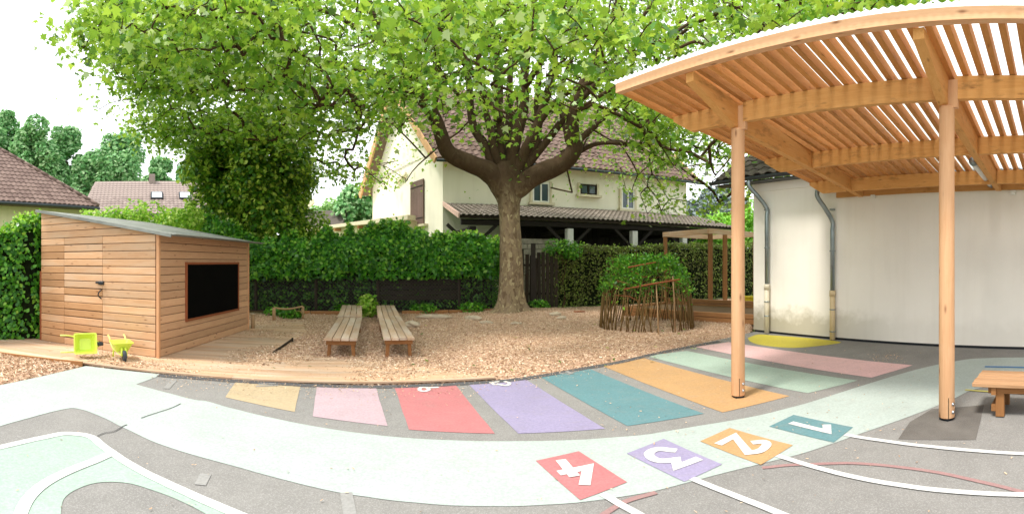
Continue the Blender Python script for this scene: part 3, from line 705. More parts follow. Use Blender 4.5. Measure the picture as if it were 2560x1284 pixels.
# chalkboard
ua, ub = u_at(462, C0, fr), u_at(590, C0, fr)
da_ = (C0 + fr * ua).to_2d().length; db_ = (C0 + fr * ub).to_2d().length
zb_ = HC - (797 - Y0) / F * da_; zt_ = HC - (661 - Y0) / F * da_
cm = Matrix((fr, nr, Vector((0, 0, 1)))).transposed().to_4x4(); cm.translation = C0 + fr * (ua + ub) / 2 + nr * .04 + Vector((0, 0, (zb_ + zt_) / 2 - C0.z))
v, f = beam_geo(ub - ua, .02, zt_ - zb_, 0); cb = mk('chalkboard', v, f, M['black'], shed, cm); cb['label'] = 'black chalkboard fixed on the shed side'
def on_face(u, z, o=.045): return Vector((C0.x, C0.y, 0)) + fr * u + nr * o + Vector((0, 0, z))
for a, b in (((ua - .02, zb_ - .045), (ua - .02, zt_ + .045)), ((ub + .02, zb_ - .045), (ub + .02, zt_ + .045)), ((ua - .042, zb_ - .02), (ub + .042, zb_ - .02)), ((ua - .042, zt_ + .02), (ub + .042, zt_ + .02))):
    beam('frame_bar', on_face(*a), on_face(*b), .04, .035, M['redtrim'], cb, .003, nr)
# lock and handle on the door
pl = Vector((C0.x, C0.y, 0)) + fl * (uD0 + .02) + nl * .045
zc = HC - (707 - Y0) / F * pl.length
lk = box('lock', (pl.x, pl.y, zc), (.11, .035, .065), M['metal_black'], door, math.atan2(fl.y, fl.x), .01)
q = pl + fl * .08; box('lock_bolt', (q.x, q.y, zc + .005), (.09, .02, .03), M['metal_black'], lk, math.atan2(fl.y, fl.x), .004)
hp = [pl + nl * -.01 + Vector((0, 0, zc - .12)), pl + nl * .03 + fl * .03 + Vector((0, 0, zc - .17)), pl + nl * .035 + fl * .035 + Vector((0, 0, zc - .23)), pl + nl * -.01 + Vector((0, 0, zc - .28))]
tube('handle', catmull(hp, 4), .011, M['metal_black'], door, 8)

# ================================================================== toy wheelbarrows
def barrow(label, m):
    root = bpy.data.objects.new('toy_wheelbarrow', None); root.empty_display_size = .1; link(root, None, m)
    tag(root, label, 'wheelbarrow', 'toy wheelbarrows by the shed')
    def part(name, v, f, mat, par=None, smooth=False): return mk(name, [m @ Vector(p) - m.translation for p in v], f, mat, par or root, Matrix.Translation(m.translation), smooth)
    def ring(x0, x1, y, z, r=.03, n=4):
        P = []
        for cx, cy, a0 in ((x1 - r, y - r, 0), (x0 + r, y - r, 90), (x0 + r, -y + r, 180), (x1 - r, -y + r, 270)):
            for k in range(n): a = R(a0 + 90 * k / (n - 1)); P.append((cx + r * math.cos(a), cy + r * math.sin(a), z))
        return P
    rings = [ring(-.10, .10, .10, .135), ring(-.17, .18, .155, .265), ring(-.185, .195, .17, .268), ring(-.185, .195, .17, .28), ring(-.165, .175, .15, .28), ring(-.092, .092, .092, .148)]
    n = len(rings[0]); v = sum(rings, []); f = []
    for k in range(len(rings) - 1): f += [(k * n + i, k * n + (i + 1) % n, (k + 1) * n + (i + 1) % n, (k + 1) * n + i) for i in range(n)]
    f += [tuple(range(n))[::-1], tuple(range(5 * n, 6 * n))]
    part('tray', v, f, M['toy'])
    for s in (-1, 1):
        P = catmull([(.22, s * .035, .085), (.08, s * .075, .12), (-.1, s * .11, .15), (-.22, s * .13, .22), (-.3, s * .135, .30), (-.40, s * .135, .325)], 4)
        v, f = tube_geo(P, .013, 8); part('handle', v, f, M['toy2'], None, True)
        v, f = tube_geo([(-.09, s * .1, .16), (-.12, s * .105, .08), (-.13, s * .105, .004)], [.016, .014, .013], 8); part('leg', v, f, M['toy'], None, True)
        v, f = tube_geo([(.16, s * .03, .20), (.22, s * .038, .085)], [.02, .017], 8); part('fork', v, f, M['toy'], None, True)
    prof_ = [(.045, -.026), (.078, -.026), (.085, -.016), (.085, .016), (.078, .026), (.045, .026)]; K = 20; v = []; f = []
    for k in range(K):
        a = 2 * math.pi * k / K; v += [(.22 + r * math.cos(a), y, .085 + r * math.sin(a)) for r, y in prof_]
    for k in range(K):
        for j in range(6): f.append((k * 6 + j, k * 6 + (j + 1) % 6, ((k + 1) % K) * 6 + (j + 1) % 6, ((k + 1) % K) * 6 + j))
    wh = part('wheel', v, f, M['rubber'])
    v, f = tube_geo([(.22, -.03, .085), (.22, .03, .085)], .048, 16); part('hub', v, f, M['metal_black'], wh)
def basis(x, y, z, p): m = Matrix((x, y, z)).transposed().to_4x4(); m.translation = p; return m
p = W(303, 896, ZD); X = Vector((.86, -.51, 0)); barrow('upright lime toy wheelbarrow with its wheel towards the chalkboard', basis(X, Vector((-X.y, X.x, 0)), Vector((0, 0, 1)), p))
a = az(212); X = Vector((math.cos(a), -math.sin(a), .03)).normalized(); tw_ = Vector((-math.sin(a), -math.cos(a), 0)); Zv = (tw_ * .95 + Vector((0, 0, .25))).normalized()
Yv = Zv.cross(X).normalized(); Zv = X.cross(Yv)
p = W(213, 888, ZD) + Vector((0, 0, .172)) - tw_ * .02; barrow('lime toy wheelbarrow tipped on its side with empty tray facing out', basis(X, Yv, Zv, p))

# ================================================================== benches
def bench(label, c0, c1, width, zt, nplank, group, plank_m, leg_m, z0=0.0, style=0):
    c0, c1 = Vector((c0[0], c0[1], 0)), Vector((c1[0], c1[1], 0)); u = (c1 - c0).normalized(); n = Vector((-u.y, u.x, 0)); L = (c1 - c0).length
    t = thing('bench', label, 'bench', (c0 + c1) / 2, group); pw = width / nplank
    for k in range(nplank):
        o = n * (-width / 2 + pw * (k + .5)); e = random.uniform(-.006, .006)
        beam('plank', c0 + u * e + o + Vector((0, 0, zt - .02)), c1 + u * e + o + Vector((0, 0, zt - .02)), pw - .012, .04, plank_m, t, .005)
    for s, cc in ((1, c0), (-1, c1)):
        q = cc + u * s * (.10 if style == 0 else .22)
        beam('cross_rail', q - n * (width / 2 - .03) + Vector((0, 0, zt - .08)), q + n * (width / 2 - .03) + Vector((0, 0, zt - .08)), .05, .08, leg_m, t, .004)
        for sd in (-1, 1):
            if style == 0:
                lq = q + n * sd * (width / 2 - .09) + u * s * .055; ft = lq + n * sd * .02
                beam('leg', (ft.x, ft.y, z0), (lq.x, lq.y, zt - .045), .06, .09, leg_m, t, .004, u)
            else:
                lq = q + n * sd * (width / 2 - .10) + u * s * .06; beam('leg', (lq.x, lq.y, z0), (lq.x, lq.y, zt - .045), .07, .09, leg_m, t, .004, u)
        if style: beam('brace', q + n * (width / 2 - .07) + Vector((0, 0, .10)), q - n * (width / 2 - .07) + Vector((0, 0, .10)), .06, .07, leg_m, t, .004)
    for sd in (-1, 1):
        beam('side_rail', c0 + u * .16 + n * sd * (width / 2 - .08) + Vector((0, 0, zt - .075)), c1 - u * .16 + n * sd * (width / 2 - .08) + Vector((0, 0, zt - .075)), .04, .07, leg_m, t, .004)
G = 'slatted benches on the wood chips'
bench('slatted wooden bench standing nearest the shed deck, front of left row', (-2.77, 7.46), (-3.62, 10.38), .56, .34, 4, G, M['bench'], M['benchleg'], .01)
bench('slatted wooden bench end to end behind the left front bench', (-3.66, 10.46), (-4.60, 13.35), .58, .345, 4, G, M['bench'], M['benchleg'], .01)
bench('slatted wooden bench nearest the tree, front of right row', (-1.86, 7.80), (-2.77, 10.68), .53, .34, 4, G, M['bench'], M['benchleg'], .01)
bench('slatted wooden bench beside green bush, rear of right row', (-2.80, 10.76), (-3.70, 13.75), .54, .33, 4, G, M['bench'], M['benchleg'], .01)
b0, b1 = Vector((4.014, 2.837, 0)), Vector((4.62, 3.131, 0)); mid = (b0 + b1) / 2; dirb = Vector((.40, -.917, 0)).normalized()
bench('brown wooden bench under the canopy over the yellow line', mid, mid + dirb * 1.7, .62, .36, 5, None, M['bench2'], M['benchleg'], .013, 1)

# ================================================================== timber canopy
can = thing('timber_canopy', 'larch timber canopy on round posts with clear corrugated roof', 'canopy', on_line(2100, 2508, 4.87))
NF = Vector((math.sin(az(2508)), math.cos(az(2508)), 0)); TF = Vector((NF.y, -NF.x, 0))
ZW = Vector((0, 0, 1))
def isect(p, d, nrm, D): return p + d * ((D - p.dot(nrm)) / d.dot(nrm))
FA = on_line(1541, 2508, 3.95); dA = Vector((math.cos(R(27)), math.sin(R(27)), 0)); WA = isect(FA, dA, NW, DWALL - .06)
FB = Vector((3.347, 2.098, 0)); dB = Vector((math.cos(R(24)), math.sin(R(24)), 0)); WB = isect(FB, dB, NW, DWALL - .06)
SB = (FB - FA).length; KW = (WB - WA).length / SB; TWd = (WB - WA).normalized()
def roofline(p, d):
    """knots (distance from p, slat underside z) along direction d from fascia to wall"""
    k = [(0.0, 3.60)]
    for nrm, D, z in ((NF, 4.87, 3.475), (NW, 6.40, 3.285), (NW, 8.08, 3.155), (NW, DWALL - .07, 3.105)):
        k.append(((isect(p, d, nrm, D) - p).length, z))
    return k
SP = .157 / ((1 + KW) / 2 * .42 + .58); s = .03; SMAX = SB + 2.6; nsl = 0
while s < SMAX:
    p0 = FA + TF * s; p1 = WA + TWd * s * KW; d = (p1 - p0).normalized(); k = roofline(p0, d)
    k[0] = (.05, k[0][1]); poly = [(a, z + .002) for a, z in k] + [(a, z + .10) for a, z in k[::-1]]
    prof('slat', p0, p1, poly, .062, M['slat'], can); s += SP; nsl += 1
# corrugated sheet
V = []; Fs = []; ns = int(SMAX / .0127); 
for i in range(ns + 1):
    s = -.04 + i * .0127; p0 = FA + TF * s - dA * .06; p1 = WA + TWd * s * KW; d = (p1 - p0).normalized(); k = roofline(p0 + d * .06, d)
    wv = .009 * math.sin(i * 2 * math.pi / 6)
    for a, z in [(-.06, 3.605)] + k: q = p0 + d * (a + .06); V.append((q.x, q.y, z + .112 + wv))
nk = 6
for i in range(ns):
    for j in range(nk - 1): Fs.append((i * nk + j, (i + 1) * nk + j, (i + 1) * nk + j + 1, i * nk + j + 1))
mk('roof_sheet', V, Fs, M['sheet'], can, None, True)
prof('fascia', FA, FA + TF * SMAX, [(0, 3.592), (SMAX, 3.592), (SMAX, 3.698), (0, 3.698)], .085, M['post'], can, .03)
PP = [on_line(1845, 2508, 4.87), on_line(2367, 2508, 4.87)]; PP.append(PP[1] + (PP[1] - PP[0]))
RE = [on_line(2156, 2680, DWALL - .06), on_line(2501, 2680, DWALL - .06)]; RE.append(RE[1] + (RE[1] - RE[0]) * .98)
raf = []
for P, E in zip(PP, RE):
    d = (E - P).normalized(); f0 = isect(P, d, NF, 3.99); k = roofline(f0, d); k[0] = (.03, 3.59); sp = k[1][0]
    bot = [(k[0][0], 3.49), (sp - .05, 3.185), (k[2][0], 3.04), (k[3][0], 2.935), (k[4][0], 2.90)]
    r = prof('rafter', f0, E, bot + [(a, z - .003) for a, z in k[::-1]], .10, M['larch'], can, .03); raf.append((f0, d, k))
def purlin(pa, pb, zt, zb, cut=0.0):
    L = (pb - pa).length; prof('purlin', pa, pb, [(0, zt), (0, zt - .06 if cut else zb)] + ([(cut, zb)] if cut else []) + [(L, zb), (L, zt)], .075, M['larch'], can)
def cross(i, nrm, D, off): f0, d, k = raf[i]; y = Vector((-d.y, d.x, 0)); return isect(f0 + y * off, d, nrm, D)
for nrm, D, zt, zb, tip in ((NF, 4.87, 3.475, 3.245, 1688), (NW, 6.40, 3.285, 3.055, 1915), (NW, 8.08, 3.155, 2.925, 2026)):
    x0 = 2508 if nrm is NF else 2680
    tp = on_line(tip, x0, D); purlin(tp, cross(0, nrm, D, .084), zt, zb, .28)
    purlin(cross(0, nrm, D, -.09 if nrm is NF else -.024), cross(1, nrm, D, .084), zt, zb)
    purlin(cross(1, nrm, D, -.09 if nrm is NF else -.024), cross(2, nrm, D, .084), zt, zb)
lw = (WB - WA).length + 2.4
lp = on_line(2092, 2680, DWALL - .035); prof('ledger', lp, lp + TW * 6.5, [(0, 2.92), (6.5, 2.92), (6.5, 3.10), (0, 3.10)], .06, M['larch'], can)
for i, (P, (f0, d, k)) in enumerate(zip(PP, raf)):
    K = 24; r = .081; rings = [(.03, r * .96), (.036, r), (3.15, r * .985), (3.175, r * .95)]
    v = [(r_ * math.cos(2 * math.pi * j / K), r_ * math.sin(2 * math.pi * j / K), z) for z, r_ in rings for j in range(K)]
    # length along local X for the grain
    v = [(z, y, -x) for x, y, z in v]
    f = [(q * K + j, q * K + (j + 1) % K, (q + 1) * K + (j + 1) % K, (q + 1) * K + j) for q in range(3) for j in range(K)] + [tuple(range(K))[::-1], tuple(range(3 * K, 4 * K))]
    m = Matrix(((0, 0, -1, P.x), (0, 1, 0, P.y), (1, 0, 0, 0), (0, 0, 0, 1)))
    po = mk('post', v, f, M['post'], can, m, True)
    yv = Vector((-d.y, d.x, 0)); q = P - yv * .054; beam('post_tongue', (q.x, q.y, 3.16), (q.x, q.y, 3.44), .06, .13, M['post'], po, .003, yv)
    box('foot_plate', (P.x, P.y, .017), (.11, .11, .034), M['metal_black'], po)
    # the saw cut and the two bolts face the camera side
    tc = (-P).normalized(); sd = Vector((tc.y, -tc.x, 0))
    q = P + (tc * .97 + (-sd if False else sd * -.22)).normalized() * .0795; beam('saw_cut', (q.x, q.y, .034), (q.x, q.y, .24), .008, .006, M['core'], po, 0, sd)
    for zz in (.09, .17):
        e = (tc * .62 - sd * .0 + Vector((-tc.y, tc.x, 0)) * .78).normalized()
        for ee in (e,):
            a = P + ee * .076 + ZW * zz; b = P + ee * .092 + ZW * zz
            tube('washer', [a, P + ee * .084 + ZW * zz], .02, M['steel'], po, 14); tube('bolt', [a, b], .011, M['steel'], po, 6)
# strip lamp under the second rafter
f0, d, k = raf[1]; yv = Vector((-d.y, d.x, 0)); base = f0 + yv * .16
def along(px): 
    a = az(px); r = Vector((math.sin(a), math.cos(a), 0)); den = d.x * r.y - d.y * r.x; t = -(base.x * r.y - base.y * r.x) / den; return base + d * t
la, lb = along(2432), along(2476); la.z, lb.z = HC + (Y0 - 402) / F * la.to_2d().length, HC + (Y0 - 460) / F * lb.to_2d().length
lamp = thing('strip_lamp', 'long translucent strip lamp fixed beside a canopy rafter', 'lamp', la)
tube('diffuser', [la.lerp(lb, .04), la.lerp(lb, .96)], .055, M['white'], lamp, 14); tube('end_cap', [la, la.lerp(lb, .05)], .062, M['zinc'], lamp, 14); tube('end_cap', [la.lerp(lb, .95), lb], .06, M['zinc'], lamp, 14)
beam('clip', la.lerp(lb, .2), la.lerp(lb, .2) - yv * .07, .03, .03, M['zinc'], lamp, 0); beam('clip', la.lerp(lb, .8), la.lerp(lb, .8) - yv * .07, .03, .03, M['zinc'], lamp, 0)
tube('cable', [lb, lb + d * .5 - ZW * .12], .014, M['zinc'], lamp, 6)

# ================================================================== school building
sch = thing('school_building', 'cream rendered school building wall behind the timber canopy', 'building', corner_w)
def wallbox(name, org, u, n, L, th, z0, z1, mat, parent):
    c = org + u * L / 2 + n * th / 2; return box(name, (c.x, c.y, (z0 + z1) / 2), (L, th, z1 - z0), mat, parent, math.atan2(u.y, u.x))
wallbox('wall', corner_w, TW, NW, 21, 8, .05, 3.48, M['wall'], sch)
for px_, py_ in ((2183, 491), (2533, 480)): q = on_line(px_, 2680, DWALL - .04); box('junction_box', (q.x, q.y, HC + (Y0 - py_) / F * q.to_2d().length), (.09, .06, .07), M['white'], sch, math.atan2(TW.y, TW.x), .006)
wallbox('base_gap', corner_w + NW * .02 + TW * .02, TW, NW, 20.96, 7.96, -.1, .052, M['metal_black'], sch)  # dark recessed strip stands in for the shaded gap under the wall
wallbox('wall_band', corner_w - NW * .03 - TW * .03, TW, NW, 21, .029, 3.20, 3.44, M['wall'], sch)
sl = .62; e0 = corner_w - NW * .38 - TW * .92 + ZW * 3.50; up_ = (NW + ZW * sl).normalized()
rv = [e0, e0 + TW * 22, e0 + TW * 22 + up_ * 6, e0 + up_ * 6]; nn = TW.cross(up_).normalized(); nn = nn if nn.z > 0 else -nn
rv2 = [q - nn * .08 for q in rv]
srf = mk('roof', rv + rv2, [(0, 1, 2, 3), (7, 6, 5, 4), (0, 4, 5, 1), (1, 5, 6, 2), (2, 6, 7, 3), (3, 7, 4, 0)], M['tile_dark'], sch)
tile_roof(srf, e0 + nn * .012, TW, up_, lambda i, j: True, 70, 12, .3, .34, M['tile_dark'], 60)
wallbox('eaves_board', corner_w - NW * .37 - TW * .9, TW, NW, 21, .36, 3.385, 3.405, M['gutter'], sch)
# half-round gutter
gp = corner_w - NW * .44 - TW * .95; V = []; Fs = []
for s_ in (0, 22):
    for k_ in range(9):
        a = math.pi * k_ / 8; q = gp + TW * s_ - NW * .065 * math.cos(a) + ZW * (3.475 - .075 * math.sin(a)); V.append(q)
    for k_ in range(9):
        a = math.pi * k_ / 8; q = gp + TW * s_ - NW * .058 * math.cos(a) + ZW * (3.475 - .066 * math.sin(a)); V.append(q)
for k_ in range(8): Fs += [(k_, k_ + 1, 19 + k_, 18 + k_), (9 + k_ + 1, 9 + k_, 27 + k_, 28 + k_), (k_ + 1, k_, 9 + k_, 10 + k_)]
Fs += [(0, 18, 27, 9), (8, 17, 35, 26)]
mk('gutter', V, Fs, M['gutter'], srf)
def downpipe(label, px, ztop, split, mat2, topdx):
    b = on_line(px, 2680, DWALL - .085); t = thing('downpipe', label, 'downpipe', b, 'rain pipes on the school wall')
    g = b + TW * topdx - NW * .33
    P = catmull([g + ZW * ztop, g + ZW * (ztop - .14), b.lerp(g, .45) + ZW * (ztop - .38), b + ZW * (ztop - .62), b + ZW * (ztop - .8)], 5) + [b + ZW * split]
    tube('upper_pipe', P, .047, M['zinc'], t, 14); tube('lower_pipe', [b + ZW * (split + .06), b + ZW * .012], .056, mat2, t, 14); tube('collar', [b + ZW * (split - .03), b + ZW * (split + .09)], .064, mat2, t, 14)
    for zz in (split + .9, split + 1.75, split - .3, .18 if topdx > -.2 else .4):
        tube('bracket', [b + ZW * (zz - .012), b + ZW * (zz + .012)], .062, M['zinc'], t, 14); beam('bracket_arm', b + ZW * zz, b + ZW * zz + NW * .09, .02, .02, M['zinc'], t, 0)
downpipe('grey downpipe near the wall corner ending in a white pipe', 1917, 3.42, 1.02, M['pvc'], -.24)
downpipe('grey downpipe beside the canopy ending in a sand pipe', 2081, 3.05, .93, M['pvc2'], -.16)
# taller wing whose verge shows above the canopy
wg = thing('school_wing', 'dark roof verge of a taller wing above the canopy', 'building', on_line(2620, 2680, 13))
wo = on_line(2535, 2680, 13.0); wallbox('wall', wo + TW * .5, TW, NW, 9, 5, .0, 7.6, M['wall'], wg)
e = PD(2521, 22, 13.2); up2 = (TW * .84 + ZW * .54).normalized(); L2 = 6
rv = [e, e + up2 * L2, e + up2 * L2 + NW * 6, e + NW * 6]; n2 = up2.cross(NW).normalized(); n2 = n2 if n2.z > 0 else -n2; rv2 = [q - n2 * .2 for q in rv]
mk('roof', rv + rv2, [(0, 1, 2, 3), (7, 6, 5, 4), (0, 4, 5, 1), (1, 5, 6, 2), (2, 6, 7, 3), (3, 7, 4, 0)], M['tile_dark'], wg)

# ================================================================== neighbouring house with the lean-to
AZH = az(900); HT = Vector((math.cos(AZH), -math.sin(AZH), 0)); HB = Vector((math.sin(AZH), math.cos(AZH), 0))   # along the front, and backwards
DH = 20.5; HC0 = on_line(1107, 900, DH); HC1 = on_line(1716, 900, DH); HL = (HC1 - HC0).length; GD = Vector((-.6, .8, 0))
EZ, RZ, GS = 6.5, 10.6, 8.7
hs = thing('cream_house', 'two-storey cream house with brown tiled roof behind the plane tree', 'house', HC0)
A0, A1, A2, A3 = HC0, HC1, HC1 + GD * GS, HC0 + GD * GS
def quadbox(name, pts, z0, z1, mat, parent):
    v = [(p.x, p.y, z0) for p in pts] + [(p.x, p.y, z1) for p in pts]; n = len(pts)
    return mk(name, v, [tuple(range(n))[::-1], tuple(range(n, 2 * n))] + [(i, (i + 1) % n, n + (i + 1) % n, n + i) for i in range(n)], mat, parent)
quadbox('wall', [A0, A1, A2, A3], -.1, EZ, M['cream'], hs)
for s_ in (0, HL):
    g = HC0 + HT * s_; sg = .15 if s_ == 0 else -.15
    v = [g + ZW * EZ, g + GD * GS / 2 + ZW * (RZ - .1), g + GD * GS + ZW * (EZ - .3)]; v += [q + HT * sg for q in v]
    mk('gable', v, [(0, 1, 2), (5, 4, 3), (0, 3, 4, 1), (1, 4, 5, 2), (2, 5, 3, 0)], M['cream'], hs)
ridge0 = HC0 + GD * GS / 2 + ZW * RZ
slope = (GD * GS / 2 + ZW * (RZ - EZ)); su = slope.normalized(); ev = HC0 - HT * .55 + ZW * EZ - su * .75; SLn = slope.length + .75
def slab(name, a, u, L, v, Hh, th, mat, parent):
    n = u.cross(v).normalized(); n = n if n.z > 0 else -n; q = [a, a + u * L, a + u * L + v * Hh, a + v * Hh]; q += [p - n * th for p in q]
    fs = [(0, 1, 2, 3), (7, 6, 5, 4), (0, 4, 5, 1), (1, 5, 6, 2), (2, 6, 7, 3), (3, 7, 4, 0)]
    return mk(name, q, fs, mat, parent), n
hr, hn = slab('roof', ev, HT, HL + 1.1, su, SLn, .16, M['soffit'], hs)
tile_roof(hr, ev + hn * .012, HT, su, lambda i, j: True, int((HL + 1.1) / .3), int(SLn / .36), .3, .36, M['tile_brown'], 300)
sb = (GD * GS / 2 - ZW * (RZ - EZ + .3)); sbu = sb.normalized(); slab('roof', ridge0 - HT * .55, HT, HL + 1.1, sbu, sb.length + .7, .16, M['tile_brown'], hs)
beam('verge_board', ridge0 - HT * .60 - ZW * .12, ridge0 - HT * .60 - ZW * .12 + sbu * (sb.length + .7), .10, .42, M['soffit'], hs, .01)
beam('verge_board', ev - HT * .03 - ZW * .1, ev - HT * .03 - ZW * .1 + su * SLn, .08, .3, M['soffit'], hs, .01)
tube('gutter', [ev + ZW * -.06 - su * .06, ev + ZW * -.06 - su * .06 + HT * (HL + 1.1)], .07, M['gutter'], hs, 10)
def window(parent, px0, px1, y0, y1, frame_m, panes=2, depth=.10, sill=True, shut=False):
    p0, p1 = on_line(px0, 900, DH), on_line(px1, 900, DH); pm = (p0 + p1) / 2; dd = pm.length; z1 = HC + (Y0 - y0) / F * dd; z0 = HC + (Y0 - y1) / F * dd
    wv = (p1 - p0).length; c = pm - HB * .01; rz = math.atan2(HT.y, HT.x)
    fr_ = box('window', (c.x, c.y, (z0 + z1) / 2), (wv, .05, z1 - z0), M['beamdark'], parent, rz)
    for k_ in range(panes):
        q = p0 + HT * wv * (k_ + .5) / panes - HB * .045; box('pane', (q.x, q.y, (z0 + z1) / 2), (wv / panes - .12, .02, z1 - z0 - .14), M['glass'], fr_, rz)
    for k_ in range(panes + 1):
        q = p0 + HT * (wv * k_ / panes + (.035 if k_ == 0 else -.035 if k_ == panes else 0)) - HB * .06; box('frame_bar', (q.x, q.y, (z0 + z1) / 2), (.07, .06, z1 - z0), frame_m, fr_, rz)
    for zz in (z0 + .035, z1 - .035): q = pm - HB * .058; box('frame_bar', (q.x, q.y, zz), (wv - .0, .05, .07), frame_m, fr_, rz)
    # deep light reveal around the opening
    for q, sx in ((p0 - HT * .06, .1), (p1 + HT * .06, .1)):
        q = q - HB * .05; box('reveal', (q.x, q.y, (z0 + z1) / 2), (sx, .13, z1 - z0 + .1), M['tan'], fr_, rz)
    if sill: q = pm - HB * .12; box('sill', (q.x, q.y, z0 - .07), (wv + .4, .28, .11), M['tan'], fr_, rz)
window(hs, 1330, 1372, 456, 506, M['white']); window(hs, 1449, 1490, 461, 487, M['oldwood']); window(hs, 1552, 1584, 476, 523, M['white'])
# gable side: shuttered window
def on_gable(px): 
    a = az(px); r = Vector((math.sin(a), math.cos(a), 0)); t = -(HC0.x * r.y - HC0.y * r.x) / (GD.x * r.y - GD.y * r.x); return HC0 + GD * t
GN = Vector((-GD.y, GD.x, 0)); GN = GN if GN.dot(-HC0) > 0 else -GN; rg = math.atan2(GD.y, GD.x)
g0, g1 = on_gable(1030), on_gable(1062); gm = (g0 + g1) / 2; dd = gm.length; z1, z0 = HC + (Y0 - 452) / F * dd, HC + (Y0 - 562) / F * dd
shw = bpy.data.objects.new('shutters', None); link(shw, hs, Matrix.Translation(gm))
for k_ in range(2):
    L_ = (g1 - g0).length / 2; q = g0.lerp(g1, .25 + .5 * k_) + GN * .06; sh = box('shutter', (q.x, q.y, (z0 + z1) / 2), (L_ - .02, .05, z1 - z0), M['shutter'], hs, rg, .004)
    for j in range(4):
        qq = g0.lerp(g1, .5 * k_ + .5 * (j + .5) / 4) + GN * .09; box('shutter_board', (qq.x, qq.y, (z0 + z1) / 2), (L_ / 4 - .012, .012, z1 - z0 - .02), M['shutter'], sh, rg, .003)
    for zz in (z0 + .3, z1 - .3): qq = q + GN * .042; box('hinge', (qq.x, qq.y, zz), (L_ - .06, .012, .05), M['beamdark'], sh, rg)
bpy.data.objects.remove(shw); MW.pop(shw, None)
q = gm + GN * .1; box('sill', (q.x, q.y, z0 - .06), (1.5 * (g1 - g0).length, .25, .1), M['tan'], hs, rg)
q = on_gable(1010) + GN * .12; dq = q.length; beam('awning_arm', on_gable(995) + GN * .1 + ZW * (HC + (Y0 - 452) / F * dq), on_gable(1020) + GN * .1 + ZW * (HC + (Y0 - 437) / F * dq), .1, .12, M['tan'], hs)
# lean-to along the front
LD = 3.0; l0 = on_line(1116, 900, DH); l1 = on_line(1722, 900, DH); LL = (l1 - l0).length
lt = thing('lean_to', 'open lean-to with tiled roof on white pillars against the cream house', 'lean-to', l0 - HB * LD)
ltz, lez = 4.12, 3.30; dn_ = (-HB * (LD + .35) + ZW * (lez - ltz)); dnu = dn_.normalized(); up3 = -dnu; le0 = l0 + dn_ + ZW * ltz - HT * .1
le0 = Vector((le0.x, le0.y, lez)); lr, ln_ = slab('roof', le0, HT, LL + .5, up3, dn_.length - .02, .10, M['oldwood'], lt)
tile_roof(lr, le0 + ln_ * .012, HT, up3, lambda i, j: True, int((LL + .5) / .22), int(dn_.length / .34), .22, .34, M['tile_grey'], 300, 1.2)
bp = le0 - HT * .04 + ZW * .0; beam('barge_board', bp, bp + up3 * dn_.length, .05, .2, M['pinkish'], lt, .004)
fz = le0 - ZW * .2 + HB * .35
beam('front_beam', fz + HT * .1, fz + HT * (LL + .3), .16, .22, M['beamdark'], lt, .01)
for px in (1180, 1423, 1584, 1708):
    p = on_line(px, 900, DH - LD); t_ = (p - fz).dot(HT); p = fz + HT * t_; w_ = .26
    box('pillar', (p.x, p.y, 1.5 - .05), (w_, w_, 2.98), M['white'] if px > 1200 else M['beamdark'], lt, math.atan2(HT.y, HT.x), .015)
    for sg in (-1, 1): beam('brace', p + HT * sg * .12 + ZW * (2.25 - p.z), p + HT * sg * .95 + ZW * (3.0 - p.z), .1, .12, M['beamdark'], lt, .005)
    beam('tie_beam', p + ZW * (2.86 - p.z) + HB * .14, p + ZW * (2.86 - p.z) + HB * LD, .1, .16, M['beamdark'], lt, .005)
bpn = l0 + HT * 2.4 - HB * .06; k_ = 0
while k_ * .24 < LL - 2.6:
    p = bpn + HT * (.24 * k_ + .12); box('shade_board', (p.x, p.y, 1.7), (.225, .04, 3.4), M['beamdark'], lt, math.atan2(HT.y, HT.x), .004); k_ += 1  # added boards, near-black colour stands in for shade under the lean-to
# block wall under the lean-to, laid block by block
bw0 = on_line(1292, 900, DH - LD + .5); bw = thing('block_wall', 'grey concrete block wall seen between trunk and hedge', 'wall', bw0)
for r_ in range(12):
    for c_ in range(5):
        q = bw0 + HT * (.45 * c_ + (.22 if r_ % 2 else 0) + .2); box('block', (q.x, q.y, .12 + .21 * r_), (.435, .2, .195), M['block'], bw, math.atan2(HT.y, HT.x), .008)
# low annex to the left
an0, an1 = PD(1022, 655, 22.5), PD(772, 655, 30.5); au = (an1 - an0); AL = au.length; au.normalize(); an_ = Vector((au.y, -au.x, 0)); an_ = an_ if an_.y > 0 else -an_
an0.z = 0; ax = thing('low_annex', 'low beige annex wall left of the cream house', 'outbuilding', an0)
ar0 = an0 + au * (AL * .9)
wallbox('wall', an0, au, an_, AL, 3, -.1, 3.55, M['cream2'], ax); prof('coping', an0 - au * .2, an1, [(0, 3.56), (AL + .5, 3.56), (AL + .5, 3.72), (0, 3.78)], .5, M['tan'], ax, 0)
box('pier', (an1.x - .3, an1.y - .2, 1.75), (1.1, .5, 3.4), M['white'], ax, math.atan2(au.y, au.x)); 
for k_ in range(4): q = an0 + au * (1.2 + k_ * 2.3) - an_ * .28; box('bracket', (q.x, q.y, 3.42), (.12, .4, .16), M['sleeper'], ax, math.atan2(au.y, au.x))
beam('roof_edge', an1 - an_ * .3 + ZW * 3.2 + au * .3, an1 - an_ * .3 + ZW * 3.72 - au * 1.2, .1, .3, M['tan'], ax)
